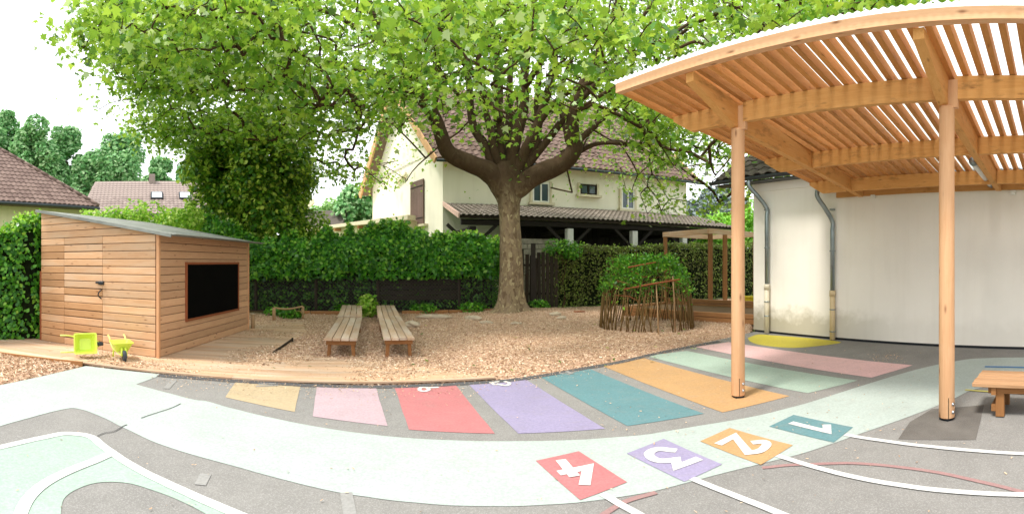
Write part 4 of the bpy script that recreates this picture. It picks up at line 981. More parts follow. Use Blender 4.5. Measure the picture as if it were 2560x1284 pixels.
# small far roof between
fr0 = PD(795, 560, 38); frh = thing('far_house', 'small far house with dark slate roof behind the dark tree', 'house', (fr0.x, fr0.y, 0))
wallbox('wall', Vector((fr0.x - 3, fr0.y, 0)), Vector((1, 0, 0)), Vector((0, 1, 0)), 4.6, 5, -.1, 4.1, M['cream'], frh)
slab('roof', Vector((fr0.x - 3.4, fr0.y - .4, 4.0)), Vector((1, 0, 0)), 5.3, Vector((0, .78, .62)).normalized(), 3.0, .15, M['tile_dark'], frh)
pk = PD(1765, 530, 60); pko = thing('pink_house', 'distant pink gabled house right of the cream house', 'house', (pk.x, pk.y, 0))
wallbox('wall', Vector((pk.x - 4, pk.y, 0)), Vector((1, 0, 0)), Vector((0, 1, 0)), 9, 6, -.1, 6.6, M['pinkish'], pko)
slab('roof', Vector((pk.x - 4.4, pk.y - .5, 6.5)), Vector((1, 0, 0)), 10, Vector((0, .85, .52)).normalized(), 4.2, .2, M['redtrim'], pko)

# ================================================================== houses at the left
c1 = PD(246, 516, 24.0); eZ = c1.z
lh = thing('hipped_roof_house', 'cream house with brown hipped tile roof behind the left hedge', 'house', (c1.x, c1.y, 0))
dE = Vector((-.15, -.99, 0)).normalized(); dI = Vector((-.99, .15, 0)).normalized(); pit = .85
wl0 = c1 + dI * .55 + dE * .55; wl0.z = 0
wv = [wl0, wl0 + dE * 14, wl0 + dE * 14 + dI * 9, wl0 + dI * 9]; quadbox('wall', wv, -.1, eZ - .05, M['cream2'], lh)
upE = (dI + ZW * pit).normalized(); LE = 14.0; HS = 5.0 * math.sqrt(1 + pit * pit)
# slope facing the yard, cut by the hip
P0, P1, P2, P3 = c1, c1 + dE * LE, c1 + dE * (LE - 5) + (dI + ZW * pit) * 5, c1 + dE * 5 + (dI + ZW * pit) * 5
P4 = c1 + dI * 10; nE = dE.cross(upE).normalized(); nE = nE if nE.z > 0 else -nE
lro = mk('roof', [P0, P1, P2, P3, P4, P0 - ZW * .16, P1 - ZW * .16, P4 - ZW * .16], [(0, 1, 2, 3), (4, 0, 3), (0, 5, 6, 1), (4, 7, 5, 0), (5, 7, 6)], M['tile_brown'], lh)
tile_roof(lro, c1 + nE * .012 + dE * .0, dE, upE, lambda i, j: (i + .2) * .26 > j * .34 / math.sqrt(1 + pit * pit) and (i + 1) * .26 < LE - .2, int(LE / .26), int(HS / .34), .26, .34, M['tile_brown'], 300)
hipd = (P3 - P0)
for k_ in range(16): a = P0 + hipd * (k_ / 16) + nE * .05; b = P0 + hipd * ((k_ + 1.1) / 16) + nE * .05; tube('ridge_tile', [a, b], [.11, .09], M['tile_brown'], lro, 8)
tube('gutter', [c1 - dI * .08 - ZW * .1, c1 - dI * .08 - ZW * .1 + dE * LE], .075, M['gutter'], lro, 8)
ff = c1 + dI * .28 - ZW * .14; beam('soffit', ff, ff + dE * LE, .55, .03, M['redtrim'], lro, 0)
# house with skylights further back
r0, r1 = PD(238, 456, 40), PD(560, 452, 40); e_0, e_1 = PD(196, 535, 36), PD(560, 535, 36)
sh2 = thing('skylight_house', 'pale brown tiled house with skylights behind the shed', 'house', ((e_0.x + e_1.x) / 2, (e_0.y + e_1.y) / 2, 0))
u2 = (e_1 - e_0); u2.z = 0; U2 = u2.length; u2.normalize(); r0.z = r1.z = (r0.z + r1.z) / 2; e_0.z = e_1.z = (e_0.z + e_1.z) / 2
v2 = (r0 - e_0); v2 = v2 - u2 * v2.dot(u2); V2 = v2.length; v2.normalize(); cut = (r0 - e_0).dot(u2)
n2_ = u2.cross(v2).normalized(); n2_ = n2_ if n2_.z > 0 else -n2_
q2 = [e_0, e_0 + u2 * (U2 + 3), e_0 + u2 * (U2 + 3) + v2 * V2, e_0 + u2 * cut + v2 * V2]; q2 += [p - n2_ * .2 for p in q2]
sro = mk('roof', q2, [(0, 1, 2, 3), (7, 6, 5, 4), (0, 4, 5, 1), (1, 5, 6, 2), (2, 6, 7, 3), (3, 7, 4, 0)], M['tile_old'], sh2)
tile_roof(sro, e_0 + n2_ * .012, u2, v2, lambda i, j: i * .3 > cut * j * .36 / V2, int((U2 + 3) / .3), int(V2 / .36), .3, .36, M['tile_old'], 300, .8)
bk = Vector((-u2.y, u2.x, 0)); bk = bk if bk.y > 0 else -bk
wallbox('wall', Vector((e_0.x, e_0.y, 0)) + bk * .5 + u2 * .8, u2, bk, U2 + 1.5, 6, -.1, e_0.z - .1, M['white'], sh2)
tube('gutter', [e_0 - ZW * .1, e_0 - ZW * .1 + u2 * U2], .09, M['gutter'], sro, 8)
for px in (392, 462):
    a = az(px); t_ = .55; d_ = 37.9; c = Vector((d_ * math.sin(a), d_ * math.cos(a), 0)); sI = (c - e_0).dot(u2); b_ = e_0 + u2 * sI + v2 * V2 * .5 + n2_ * .1
    m = Matrix((u2, v2, n2_)).transposed().to_4x4(); m.translation = b_; vv, fv = beam_geo(.95, 1.0, .12, .01); sk = mk('skylight', vv, fv, M['metal_black'], sro, m)
    vv, fv = beam_geo(.75, .8, .14, 0); mk('pane', vv, fv, M['sky_glass'], sk, m)
ch = e_0 + u2 * (cut + 4.7) + v2 * (V2 - .3); box('chimney', (ch.x, ch.y, ch.z + .2), (.5, .4, 1.0), M['tile_old'], sro, math.atan2(u2.y, u2.x), .02)

# ================================================================== plants: generic crowns and hedges
def crown_pts(blobs, n, shell=.72):
    c = np.array([tuple(b[0]) for b in blobs]); r = np.array([b[1] if hasattr(b[1], '__len__') else (b[1],) * 3 for b in blobs], float)
    ar = (r[:, 0] * r[:, 2]); k = rng.choice(len(blobs), n, p=ar / ar.sum()); d = rng.normal(0, 1, (n, 3)); d /= np.linalg.norm(d, axis=1)[:, None]
    rad = shell + (1 - shell) * rng.random(n) ** .6; return c[k] + d * r[k] * rad[:, None], d
def blobs_on(center, radii, n, rb, low=-.5, rmin=.55, sq=1.0):
    out = []
    while len(out) < n:
        d = Vector((random.gauss(0, 1), random.gauss(0, 1), random.gauss(0, 1))).normalized()
        if d.z < low: continue
        k = random.uniform(rmin, .92); out.append((Vector((center[0] + d.x * radii[0] * k, center[1] + d.y * radii[1] * k, center[2] + d.z * radii[2] * k)), random.uniform(*rb)))
    return out
def tree(name, label, base, h, blobs, n, size, tmpl, mat, trunk_r=.2, group=None, per=None, droop=.3, shell=.7, limbs=5, bark='twig'):
    t = thing(name, label, 'tree', base, group); b = Vector(base); cz = sum(x[0].z for x in blobs) / len(blobs)
    cx = sum((x[0] for x in blobs), Vector()) / len(blobs)
    tube('trunk', catmull([b - ZW * .1, b + ZW * h * .25 + Vector((.1, 0, 0)), Vector((cx.x, cx.y, h * .7))], 4), [trunk_r * (1 - .7 * i / 8) for i in range(9)], M[bark], t, 8)
    for k in range(limbs):
        q = random.choice(blobs)[0]; s_ = b + ZW * h * random.uniform(.25, .5); tube('limb', catmull([s_, s_.lerp(q, .5) + ZW * .3, q], 3), [trunk_r * .4, trunk_r * .36, trunk_r * .3, trunk_r * .25, trunk_r * .2, trunk_r * .15, trunk_r * .1], M[bark], t, 6)
    P, d = crown_pts(blobs, n, shell); up = d * .8 + np.array([0, 0, .6])
    V = leaves(P, rng.uniform(size[0], size[1], n), tmpl, up, .55, droop)
    mesh_np('crown', V - np.array(b), per or len(tmpl), mat, t, Matrix.Translation(b)); return t
def hedge(name, label, path, width, tops, n, size, mat, tmpl=LEAF, group=None, z0=0.0, core=True, rough=.12, cat='hedge', corem='core', tips=0, flare=0.0):
    """hedge of leaves over an added dark core for the shaded inside; path of plan points, top heights per point"""
    P = [Vector((p[0], p[1], 0)) for p in path]; t = thing(name, label, cat, (P[0].x, P[0].y, 0), group)
    L = [0]
    for a, b in zip(P, P[1:]): L.append(L[-1] + (b - a).length)
    def at(s):
        for i in range(len(P) - 1):
            if s <= L[i + 1] or i == len(P) - 2:
                k = (s - L[i]) / (L[i + 1] - L[i]); q = P[i].lerp(P[i + 1], k); u = (P[i + 1] - P[i]).normalized(); return q, Vector((-u.y, u.x, 0)), tops[i] + (tops[i + 1] - tops[i]) * k
    pos = np.zeros((n, 3)); nr_ = np.zeros((n, 3))
    for i in range(n):
        s = random.uniform(0, L[-1]); q, nn_, zt = at(s); side = random.random()
        zt = zt + rough * 1.6 * mnoise.noise(Vector((q.x * 1.7, q.y * 1.7, 5))) + rough * mnoise.noise(Vector((q.x * 5, q.y * 5, 9)))
        if side < .26: off = random.uniform(-.5, .5) * width; z = zt - abs(random.gauss(0, .05)); d = ZW * 1.0 + nn_ * off
        elif side < .92 or True:
            sg = 1 if random.random() < .5 else -1
            z = z0 + (zt - z0) * random.random() ** .8; w_ = width / 2 * (1 + rough * 1.8 * mnoise.noise(Vector((q.x * 2, q.y * 2, z * 2.2 + 3 * sg))))
            off = sg * (w_ + flare * math.sin(math.pi * (z - z0) / (zt - z0)) - abs(random.gauss(0, .06))); d = nn_ * sg + ZW * .35
        p = q + nn_ * off; pos[i] = (p.x, p.y, z); nr_[i] = tuple(d)
    ex = []; en = []
    for i in range(len(P)):
        for _ in range(int(n * .035)):
            a = random.uniform(0, 6.283); z = z0 + (tops[i] - z0) * random.random(); k = width / 2 - abs(random.gauss(0, .05)); ex.append((P[i].x + math.cos(a) * k, P[i].y + math.sin(a) * k, z)); en.append((math.cos(a), math.sin(a), .3))
    pos = np.concatenate([pos, np.array(ex)]); nr_ = np.concatenate([nr_, np.array(en)]); n = len(pos)
    V = leaves(pos, rng.uniform(size[0], size[1], n), tmpl, nr_, .5, .6); b = Vector((P[0].x, P[0].y, 0))
    mesh_np('foliage', V - np.array(b), len(tmpl), mat, t, Matrix.Translation(b))
    if tips:  # top leaves in lime: light on the hedge top put into colour
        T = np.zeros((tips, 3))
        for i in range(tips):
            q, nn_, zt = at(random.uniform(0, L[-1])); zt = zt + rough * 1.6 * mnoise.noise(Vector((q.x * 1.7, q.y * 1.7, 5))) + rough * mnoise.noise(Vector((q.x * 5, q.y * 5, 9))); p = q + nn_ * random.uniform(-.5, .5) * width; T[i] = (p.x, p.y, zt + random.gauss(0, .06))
        tag(mesh_np('lit_top_shoots', leaves(T, rng.uniform(size[0] * .8, size[1] * .9, tips), tmpl, None, .8, -.3) - np.array(b), len(tmpl), M['limeleaf'], t, Matrix.Translation(b)), kind='stuff')
    if core:  # solid core added, its near-black colour is the shade inside the hedge
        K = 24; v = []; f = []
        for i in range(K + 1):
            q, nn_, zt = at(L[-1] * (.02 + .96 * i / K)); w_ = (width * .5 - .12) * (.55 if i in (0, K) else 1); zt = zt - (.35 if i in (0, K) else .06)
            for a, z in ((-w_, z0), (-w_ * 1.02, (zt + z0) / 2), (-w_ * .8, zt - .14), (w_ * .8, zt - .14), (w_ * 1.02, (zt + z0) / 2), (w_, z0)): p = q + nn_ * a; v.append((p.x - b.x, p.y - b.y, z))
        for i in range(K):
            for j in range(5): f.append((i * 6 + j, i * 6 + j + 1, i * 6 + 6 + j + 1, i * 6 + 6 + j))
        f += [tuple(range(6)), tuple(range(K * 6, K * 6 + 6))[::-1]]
        mk('dark_core', v, f, M[corem], t, Matrix.Translation(b))
    return t
FX0, FD = 870, 15.2                                    # line of the rear fence
def fence_pt(px, off=0.0, z=0.0): return on_line(px, FX0, FD + off, z)
# left hedge beside the shed
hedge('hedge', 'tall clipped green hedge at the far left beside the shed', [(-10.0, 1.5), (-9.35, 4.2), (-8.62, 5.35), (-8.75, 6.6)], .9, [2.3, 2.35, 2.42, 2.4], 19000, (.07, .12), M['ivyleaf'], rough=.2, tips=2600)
# yellow-green shrubs over the shed roof
for i_, (p0, p1, z_) in enumerate(((-10.5, 8.2, 2.85), (-10.3, 9.0, 3.25), (-9.9, 10.2, 3.4), (-9.3, 11.1, 3.3))):
    lab = ['young yellow-green shrub tips left of the shed roof corner', 'yellow-green shrub rising over the left end of the shed roof', 'tallest yellow-green shrub behind the shed roof', 'yellow-green shrub in front of the white wall behind the shed'][i_]
    tree('shrub', lab, (p0, p1, 0), 1.6, blobs_on((p0, p1, z_ - 1.0), (.75, .75, 1.0), 12, (.28, .45), -.2), 1500, (.08, .15), LEAF, M['limeleaf'], .05, 'yellow-green shrubs behind the shed', limbs=3)
# climbers on the fence line behind the shed and the long rear hedge
HPX = [(360, 2.5), (420, 3.1), (470, 3.2), (540, 2.95), (600, 2.6), (680, 2.3), (760, 2.2), (820, 2.45), (900, 2.5), (945, 2.7), (985, 2.95), (1030, 2.5), (1120, 2.42), (1190, 2.5), (1245, 2.3)]
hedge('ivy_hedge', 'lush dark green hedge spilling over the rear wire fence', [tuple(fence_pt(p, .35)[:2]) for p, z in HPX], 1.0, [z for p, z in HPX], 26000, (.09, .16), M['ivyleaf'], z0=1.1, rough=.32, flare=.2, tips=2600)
lo = [(360, 1.2), (640, 1.6), (900, 1.6), (1245, 1.6)]
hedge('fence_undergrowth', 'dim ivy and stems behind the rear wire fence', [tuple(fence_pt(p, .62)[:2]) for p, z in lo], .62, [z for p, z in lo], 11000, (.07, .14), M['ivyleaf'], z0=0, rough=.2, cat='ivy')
# rear wire fence
fn = thing('wire_fence', 'diamond wire mesh fence on concrete posts below the rear hedge', 'fence', fence_pt(935))
fa, fb = fence_pt(560), fence_pt(1240); fu = (fb - fa).normalized(); FL = (fb - fa).length; nf = Vector((-fu.y, fu.x, 0)); V = []; Fs = []
def wire(a, b, r=.006):
    u = (b - a).normalized(); w_ = u.cross(nf).normalized(); n0 = len(V)
    for c in (a, b): V.extend([c + nf * r, c - nf * r * .5 + w_ * r, c - nf * r * .5 - w_ * r])
    Fs.extend([(n0, n0 + 1, n0 + 4, n0 + 3), (n0 + 1, n0 + 2, n0 + 5, n0 + 4), (n0 + 2, n0, n0 + 3, n0 + 5)])
s = -1.4
while s < FL:
    for sg in (1, -1):
        a_, b_ = (s, s + 1.4) if sg > 0 else (s + 1.4, s); pa_ = fa + fu * a_; pb_ = fa + fu * b_; wire(pa_ + ZW * .05, pb_ + ZW * 1.45)
    s += .11
tag(mk('wire_mesh', V, Fs, M['wire'], fn), kind='stuff')
for px in (640, 790, 945, 1148): p = fence_pt(px, .03); box('fence_post', (p.x, p.y, .75), (.08, .08, 1.5), M['oldwood'], fn, 0, .01)
for zz in (.06, .75, 1.45): tube('tension_wire', [fa + ZW * zz, fb + ZW * zz], .006, M['metal_black'], fn, 5)
# old board wall behind the mesh
ob = thing('board_wall', 'weathered brown board wall behind the wire fence right of the benches', 'wall', fence_pt(1045, .3))
for k_ in range(5): beam('board', fence_pt(945, .28) + ZW * (.45 + .17 * k_), fence_pt(1150, .28) + ZW * (.45 + .17 * k_), .03, .155, M['oldwood'], ob, .004)
for px in (946, 1048, 1149): p = fence_pt(px, .33); box('stake', (p.x, p.y, .62), (.07, .06, 1.24), M['oldwood'], ob)
# soil strip and edging timbers in front of the fence
strip = [fence_pt(600, -.55), fence_pt(1235, -.5), fence_pt(1235, .9), fence_pt(360, .9), fence_pt(360, -.2)]
tag(sheet('soil_strip', strip, .045, M['soil']), kind='structure')
ed = thing('timber_edging', 'low timber edging along the soil strip behind the benches', 'edging', fence_pt(900, -.6))
for a_, b_ in ((690, 775), (777, 900), (1005, 1120), (1122, 1232)): beam('edging_log', fence_pt(a_, -.58) + ZW * .05, fence_pt(b_, -.56) + ZW * .05, .09, .13, M['sleeper'], ed, .02)
# low growth at the foot of the fence
def bush(name, label, c, r, n, size, mat, tmpl=LEAF, group=None):
    t = thing(name, label, 'bush', (c[0], c[1], 0), group); P, d = crown_pts([(Vector((c[0], c[1], r[2] * .9)), r)], n, .35); P[:, 2] = np.maximum(P[:, 2], .03)
    b = Vector((c[0], c[1], 0)); mesh_np('foliage', leaves(P, rng.uniform(size[0], size[1], n), tmpl, d * .6 + np.array([0, 0, .6]), .6, .2) - np.array(b), len(tmpl), mat, t, Matrix.Translation(b))
    for k_ in range(5):
        a = random.uniform(0, 6.28); q = b + Vector((math.cos(a) * r[0] * .5, math.sin(a) * r[1] * .5, r[2] * 1.2)); tube('stem', [b - ZW * .02, b.lerp(q, .5) + Vector((.02, 0, .05)), q], [.012, .009, .005], M['twig'], t, 5)
    return t
p = W(918, 792); bush('bush', 'small bright green bush between the two rear benches', (p.x, p.y), (.33, .33, .34), 420, (.08, .14), M['limeleaf'])
for i_, (px, py, r_, lab) in enumerate([(560 + 170, 797, .25, 'dark low plant under the rope barrier'), (860, 783, .3, 'low ivy clump at fence foot left of the benches'), (1060, 784, .32, 'low ivy clump at fence foot behind the right bench'),
                                        (1180, 783, .35, 'low ivy clump at fence foot left of the trunk'), (690, 790, .28, 'low ivy clump at fence foot near the shed'), (1345, 772, .3, 'dark ivy clump at the foot of the palisade')]):
    p = W(px, py); bush('ivy_clump', lab, (p.x, p.y), (r_ * 1.4, r_, r_ * .55), 350, (.06, .11), M['ivyleaf'], group='low plants along the fence')
# palisade of old boards to the right of the trunk
pal = thing('palisade', 'dark weathered vertical board palisade right of the trunk', 'fence', fence_pt(1345, .3))
k_ = 0; px = 1296
while px < 1392:
    p = fence_pt(px, .3 + random.uniform(-.02, .02)); h_ = random.uniform(1.75, 2.05); beam('pale', (p.x, p.y, -.05), (p.x + random.uniform(-.03, .03), p.y, h_), .13, .03, M['oldwood'], pal, .004, fu.cross(ZW)); px += 10.5
for zz in (.5, 1.5): beam('rail', fence_pt(1294, .36) + ZW * zz, fence_pt(1394, .36) + ZW * zz, .05, .08, M['oldwood'], pal)
p = fence_pt(1333, .22); box('gate_post', (p.x, p.y, 1.1), (.16, .16, 2.3), M['beamdark'], pal, 0, .01)
# clipped hedge at the right, and a green tuft at its start
rp = [(1385, 2.1), (1440, 2.15), (1540, 2.2), (1640, 2.3), (1760, 2.38), (1900, 2.5), (2000, 2.6)]
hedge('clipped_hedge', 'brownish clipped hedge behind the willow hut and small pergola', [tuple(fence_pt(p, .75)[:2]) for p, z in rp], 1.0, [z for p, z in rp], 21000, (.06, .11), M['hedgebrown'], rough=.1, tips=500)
p = fence_pt(1405, .3); tree('shrub', 'fresh green shrub where the clipped hedge starts', (p.x, p.y, 0), 1.2, blobs_on((p.x, p.y, 1.95), (.55, .5, .5), 10, (.2, .35), -.4), 1100, (.07, .13), LEAF, M['ivyleaf'], .04, limbs=3)

# ================================================================== the big plane tree
TB = Vector((-.04, 15.0, 0))
pt = thing('plane_tree', 'huge spreading plane tree with mottled trunk in the wood chips', 'tree', TB)
# trunk with root flare
K = 28; rows = [(z_, r_ * .89) for z_, r_ in [(-.15, .86), (.04, .74), (.14, .60), (.35, .49), (.75, .44), (1.4, .415), (2.2, .375), (2.9, .365), (3.4, .385), (3.8, .44), (4.15, .50), (4.45, .46), (4.7, .30)]]
V = []; Fs = []
for z, r in rows:
    for j in range(K):
        a = 2 * math.pi * j / K; fl_ = max(0, 1 - z / .8); rr = r * (1 + .20 * fl_ * math.cos(5 * a + .8) + .10 * fl_ * math.cos(3 * a) + .07 * mnoise.noise(Vector((math.cos(a) * 1.6, math.sin(a) * 1.6, z * 1.1))))
        x_ = rr * math.cos(a) * (1.18 if 3.6 < z < 4.6 else 1); V.append((x_ + .05 * math.sin(z * .9) - .02 * z, rr * math.sin(a) - .0 * z, z))
for i in range(len(rows) - 1):
    for j in range(K): Fs.append((i * K + j, i * K + (j + 1) % K, (i + 1) * K + (j + 1) % K, (i + 1) * K + j))
mk('trunk', V, Fs, M['planebark'], pt, Matrix.Translation(TB), True)
def limb_px(P, r0, r1, dist, name='limb', wob=.12):
    n = len(P); D = dist if hasattr(dist, '__len__') else [dist] * n
    pts = catmull([PD(x, y, d) for (x, y), d in zip(P, D)], 6); m = len(pts); rad = []
    for i, p in enumerate(pts):
        t = i / (m - 1); pts[i] = p + Vector((mnoise.noise(p * .9), mnoise.noise(p * .9 + Vector((7, 0, 0))), mnoise.noise(p * .9 + Vector((0, 9, 0))))) * wob * min(1, 3 * t)
        rad.append((r0 + (r1 - r0) * t ** .8) * (1 + .10 * mnoise.noise(p * 3)))
    v, f = tube_geo(pts, rad, 12); mk(name, [Vector(p) - TB for p in v], f, M['planebark'], pt, Matrix.Translation(TB), True)
    return pts
skel = []
d0 = 15.0
def lin_d(a, b, n): return [a + (b - a) * i / (n - 1) for i in range(n)]
LIMBS = [
    ([(1262, 480), (1225, 432), (1175, 408), (1125, 388), (1103, 340), (1062, 252), (1010, 170), (958, 85), (905, -25), (860, -120)], .36, .09, lin_d(15.0, 13.2, 10)),
    ([(1280, 478), (1335, 442), (1398, 412), (1440, 372), (1425, 330), (1452, 232), (1490, 140), (1535, 40), (1570, -60)], .37, .09, lin_d(15.0, 14.0, 9)),
    ([(1262, 455), (1252, 390), (1240, 300), (1246, 200), (1236, 90), (1232, -60)], .25, .08, lin_d(15.0, 15.4, 6)),
    ([(1278, 455), (1284, 380), (1300, 290), (1312, 180), (1326, 70), (1340, -60)], .26, .08, lin_d(15.0, 14.6, 6)),
    ([(1285, 450), (1318, 370), (1352, 300), (1375, 210), (1392, 100), (1420, -40)], .20, .07, lin_d(15.0, 13.9, 6)),
    ([(1250, 445), (1215, 372), (1178, 300), (1165, 190), (1152, 60), (1140, -50)], .19, .06, lin_d(15.0, 15.6, 6)),
    ([(1268, 450), (1266, 350), (1276, 240), (1280, 110), (1284, -40)], .19, .06, lin_d(15.2, 16.4, 5)),
    ([(1400, 410), (1470, 330), (1545, 265), (1625, 228), (1720, 190), (1840, 150)], .11, .03, lin_d(14.8, 12.5, 6)),
    ([(1436, 385), (1500, 362), (1580, 368), (1660, 398), (1735, 440)], .09, .02, lin_d(14.9, 14.0, 5)),
    ([(1330, 330), (1400, 250), (1500, 190), (1600, 130), (1720, 60), (1860, 20)], .10, .03, lin_d(14.8, 11.5, 6)),
    ([(1075, 270), (1030, 246), (975, 236), (905, 240), (850, 262), (815, 292)], .09, .02, lin_d(14.6, 13.0, 6)),
    ([(1040, 220), (960, 190), (850, 168), (720, 120), (560, 96), (420, 92)], .08, .02, lin_d(14.3, 10.4, 6)),
    ([(985, 130), (880, 60), (760, 10), (640, -30)], .08, .03, lin_d(13.8, 11.6, 4)),
    ([(1105, 345), (1085, 280), (1100, 190), (1080, 80), (1060, -30)], .15, .05, lin_d(14.9, 13.4, 5)),
    ([(1420, 340), (1400, 240), (1440, 120), (1470, 0)], .12, .05, lin_d(15.0, 15.8, 4)),
    ([(1250, 300), (1180, 170), (1120, 40), (1060, -90)], .11, .05, lin_d(15.0, 11.5, 4)),
    ([(1310, 220), (1370, 120), (1430, 10), (1500, -100)], .11, .05, lin_d(14.8, 10.8, 4)),
    ([(1258, 440), (1228, 350), (1205, 250), (1196, 130), (1180, -30)], .15, .06, lin_d(15.0, 14.4, 5)),
    ([(1292, 445), (1345, 350), (1340, 240), (1352, 120), (1362, -30)], .16, .06, lin_d(15.0, 14.5, 5)),
    ([(1300, 440), (1390, 320), (1470, 230), (1560, 110), (1650, -10)], .14, .05, lin_d(15.0, 13.6, 5)),
]
for P, r0, r1, D in LIMBS: skel += [tuple(p) for p in limb_px(P, r0, r1, D)][3:]
# foliage masses: sample cluster points in the dome of the crown, then grow twigs to them from the nearest wood
def zlow(x, y):
    dx, dy = x - TB.x, y - TB.y; r = math.hypot(dx, dy); a = math.atan2(dx, -dy)       # a = 0 towards the camera, + to the right
    z = 4.85 + .25 * math.sin(r * .8) + .6 * mnoise.noise(Vector((x * .45, y * .45, 0)))
    if r < 5.5: z += (5.5 - r) * .8
    right = max(0, math.sin(a) - .55) / .45 * max(0, min(1, (r - 3.6) / 1.2)) * max(0, min(1, (8.5 - r) / 2.0)); z -= 2.3 * right
    left = max(0, -math.sin(a)) * max(0, min(1, (r - 3) / 2)) * max(0, min(1, (8 - r) / 2)); z -= .35 * left
    z += max(0, -math.sin(a)) * (.35 * max(0, min(1, (r - 4.5) / 2)) + .5 * max(0, min(1, (r - 7) / 2)))
    z = max(z, 3.25)
    return z
CR = 11.7; cl = []; tries = 0
while len(cl) < 3900 and tries < 600000:
    tries += 1; r = CR * math.sqrt(random.random()); a = random.uniform(0, 2 * math.pi); x, y = TB.x + r * math.sin(a), TB.y - r * math.cos(a)
    rim = CR * (1 + .06 * mnoise.noise(Vector((math.cos(a) * 3, math.sin(a) * 3, 1.5))))
    if r > rim: continue
    ztop = 4.8 + 8.5 * math.sqrt(max(0, 1 - (r / CR) ** 2)) + .5; zl = zlow(x, y)
    if ztop < zl + .4: ztop = zl + .4 + random.random()
    z = zl + (ztop - zl) * random.random() ** 1.5
    d = math.hypot(x, y)
    if d < 7.0 or y < 2.0: continue
    el = (z - HC) / d
    if el > .59 and random.random() < .975: continue                        # thinner where only its shade matters
    if y > TB.y + 1.2 and random.random() < (.93 if z < 6.8 else (.5 if abs(x) < 5.5 and y < TB.y + 4 else .85)): continue
    if x > 1.5 and z < 4.5 and random.random() < (.6 if x < 4 else .25): continue
    if mnoise.noise(Vector((x * .42, y * .42, z * .6)) + Vector((11, 3, 5))) < -.08 : continue   # open pockets
    # keep clear of the canopy roof and the building
    if Vector((x, y, 0)).dot(NF) > 3.4 and Vector((x, y, 0)).dot(TF) > -4.6 and z < 4.6: continue
    if Vector((x, y, 0)).dot(HB) > DH - LD - .6 and z < 4.4: continue
    cl.append((x, y, z))
for _ in range(60):                                                             # sprouts on the old wood round the fork
    q = skel[random.randrange(len(skel))]
    if math.hypot(q[0] - TB.x, q[1] - TB.y) < 4 and q[2] < 8: cl.append((q[0] + random.gauss(0, .3), q[1] + random.gauss(-.25, .3), q[2] + random.gauss(.1, .2)))
cl = np.array(cl); fork = np.array([TB.x, TB.y, 4.3]); cl = cl[np.argsort(np.linalg.norm(cl - fork, axis=1))]
nodes = np.zeros((len(skel) + len(cl), 3)); nodes[:len(skel)] = skel; ns0 = len(skel); cnt = ns0; par = np.full(len(nodes), -1)
fd = np.zeros(len(nodes)); fd[:ns0] = np.linalg.norm(nodes[:ns0] - fork, axis=1)
for c in cl:
    dd_ = np.linalg.norm(nodes[:cnt] - c, axis=1); fc = np.linalg.norm(c - fork); cost = dd_ + .18 * fd[:cnt]; cost[fd[:cnt] > fc] += 3; j = int(np.argmin(cost)); par[cnt] = j; nodes[cnt] = c; fd[cnt] = fc; cnt += 1
load = np.ones(len(nodes))
for i in range(len(nodes) - 1, ns0 - 1, -1): load[par[i]] += load[i]
V = []; Fs = []; rad = lambda n: min(.04, .0045 * math.sqrt(n) + .003)
for i in range(ns0, len(nodes)):
    a, b = Vector(nodes[par[i]]), Vector(nodes[i]); L = (b - a).length; mid = a.lerp(b, .5) + Vector((random.uniform(-.1, .1), random.uniform(-.1, .1), random.uniform(-.02, .14))) * L
    pts = [a, a.lerp(mid, .6).lerp(b, .1), mid.lerp(b, .35), b]; r0 = rad(load[par[i]]) if par[i] >= ns0 else rad(load[i]) * 1.2; r1 = rad(load[i]); r0 = min(r0, r1 * 1.8)
    tube_geo(pts, [r0, r0 * .7 + r1 * .3, r0 * .3 + r1 * .7, r1], 5, V, Fs, False)
tag(mk('branches', [Vector(v) - TB for v in V], Fs, M['twig'], pt, Matrix.Translation(TB), True), kind='stuff')
nl_ = 18; base = np.repeat(cl, nl_, 0); base = base + rng.normal(0, 1, base.shape) * np.array([.40, .40, .22])
# leaves along the outer twigs too
tw = []
for i in range(ns0, len(nodes)):
    a, b = nodes[par[i]], nodes[i]
    if load[i] < 6:
        for k_ in range(3): tw.append(a + (b - a) * random.uniform(.35, 1) + rng.normal(0, .12, 3))
pos = np.concatenate([base, np.array(tw)])
nearf = np.linalg.norm(pos[:, :2], axis=1)
size = .075 + .115 * rng.random(len(pos)) ** 1.4
V = leaves(pos, size, PLANE, None, .85, .75)
mesh_np('crown', V - np.array(TB), 12, M['planeleaf'], pt, Matrix.Translation(TB), np.clip(rng.normal(.5, .30, len(pos)), 0, 1))
print('plane leaves', len(pos), 'clusters', len(cl))

# ================================================================== other trees
p = PD(622, 655, 17.5); p.z = 0
tree('dense_tree', 'dense dark green broadleaf tree behind the shed', p, 5.0, blobs_on((p.x, p.y, 4.5), (2.35, 2.1, 3.0), 70, (.5, .85), -.75, .35) , 24000, (.13, .22), LEAF, M['darkleaf'], .16, limbs=7)
p = PD(700, 655, 17.8); p.z = 0
tree('dense_tree', 'lower dark tree leaning right above the rear hedge', p, 3.4, blobs_on((p.x, p.y, 3.5), (1.7, 1.5, 2.0), 30, (.4, .7), -.6, .3), 10000, (.10, .18), LEAF, M['darkleaf'], .12, limbs=5)
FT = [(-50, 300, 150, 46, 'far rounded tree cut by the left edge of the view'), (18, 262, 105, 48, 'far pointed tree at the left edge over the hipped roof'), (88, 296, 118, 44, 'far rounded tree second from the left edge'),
      (172, 290, 92, 50, 'far slender pointed tree between two rounded trees'), (232, 380, 110, 46, 'far low tree in front of the slender pointed tree'), (305, 311, 138, 45, 'far broad rounded tree above the skylight house'), (398, 388, 84, 52, 'far small tree right of the broad rounded tree'), (455, 410, 90, 55, 'far tree half hidden by the dense dark tree')]
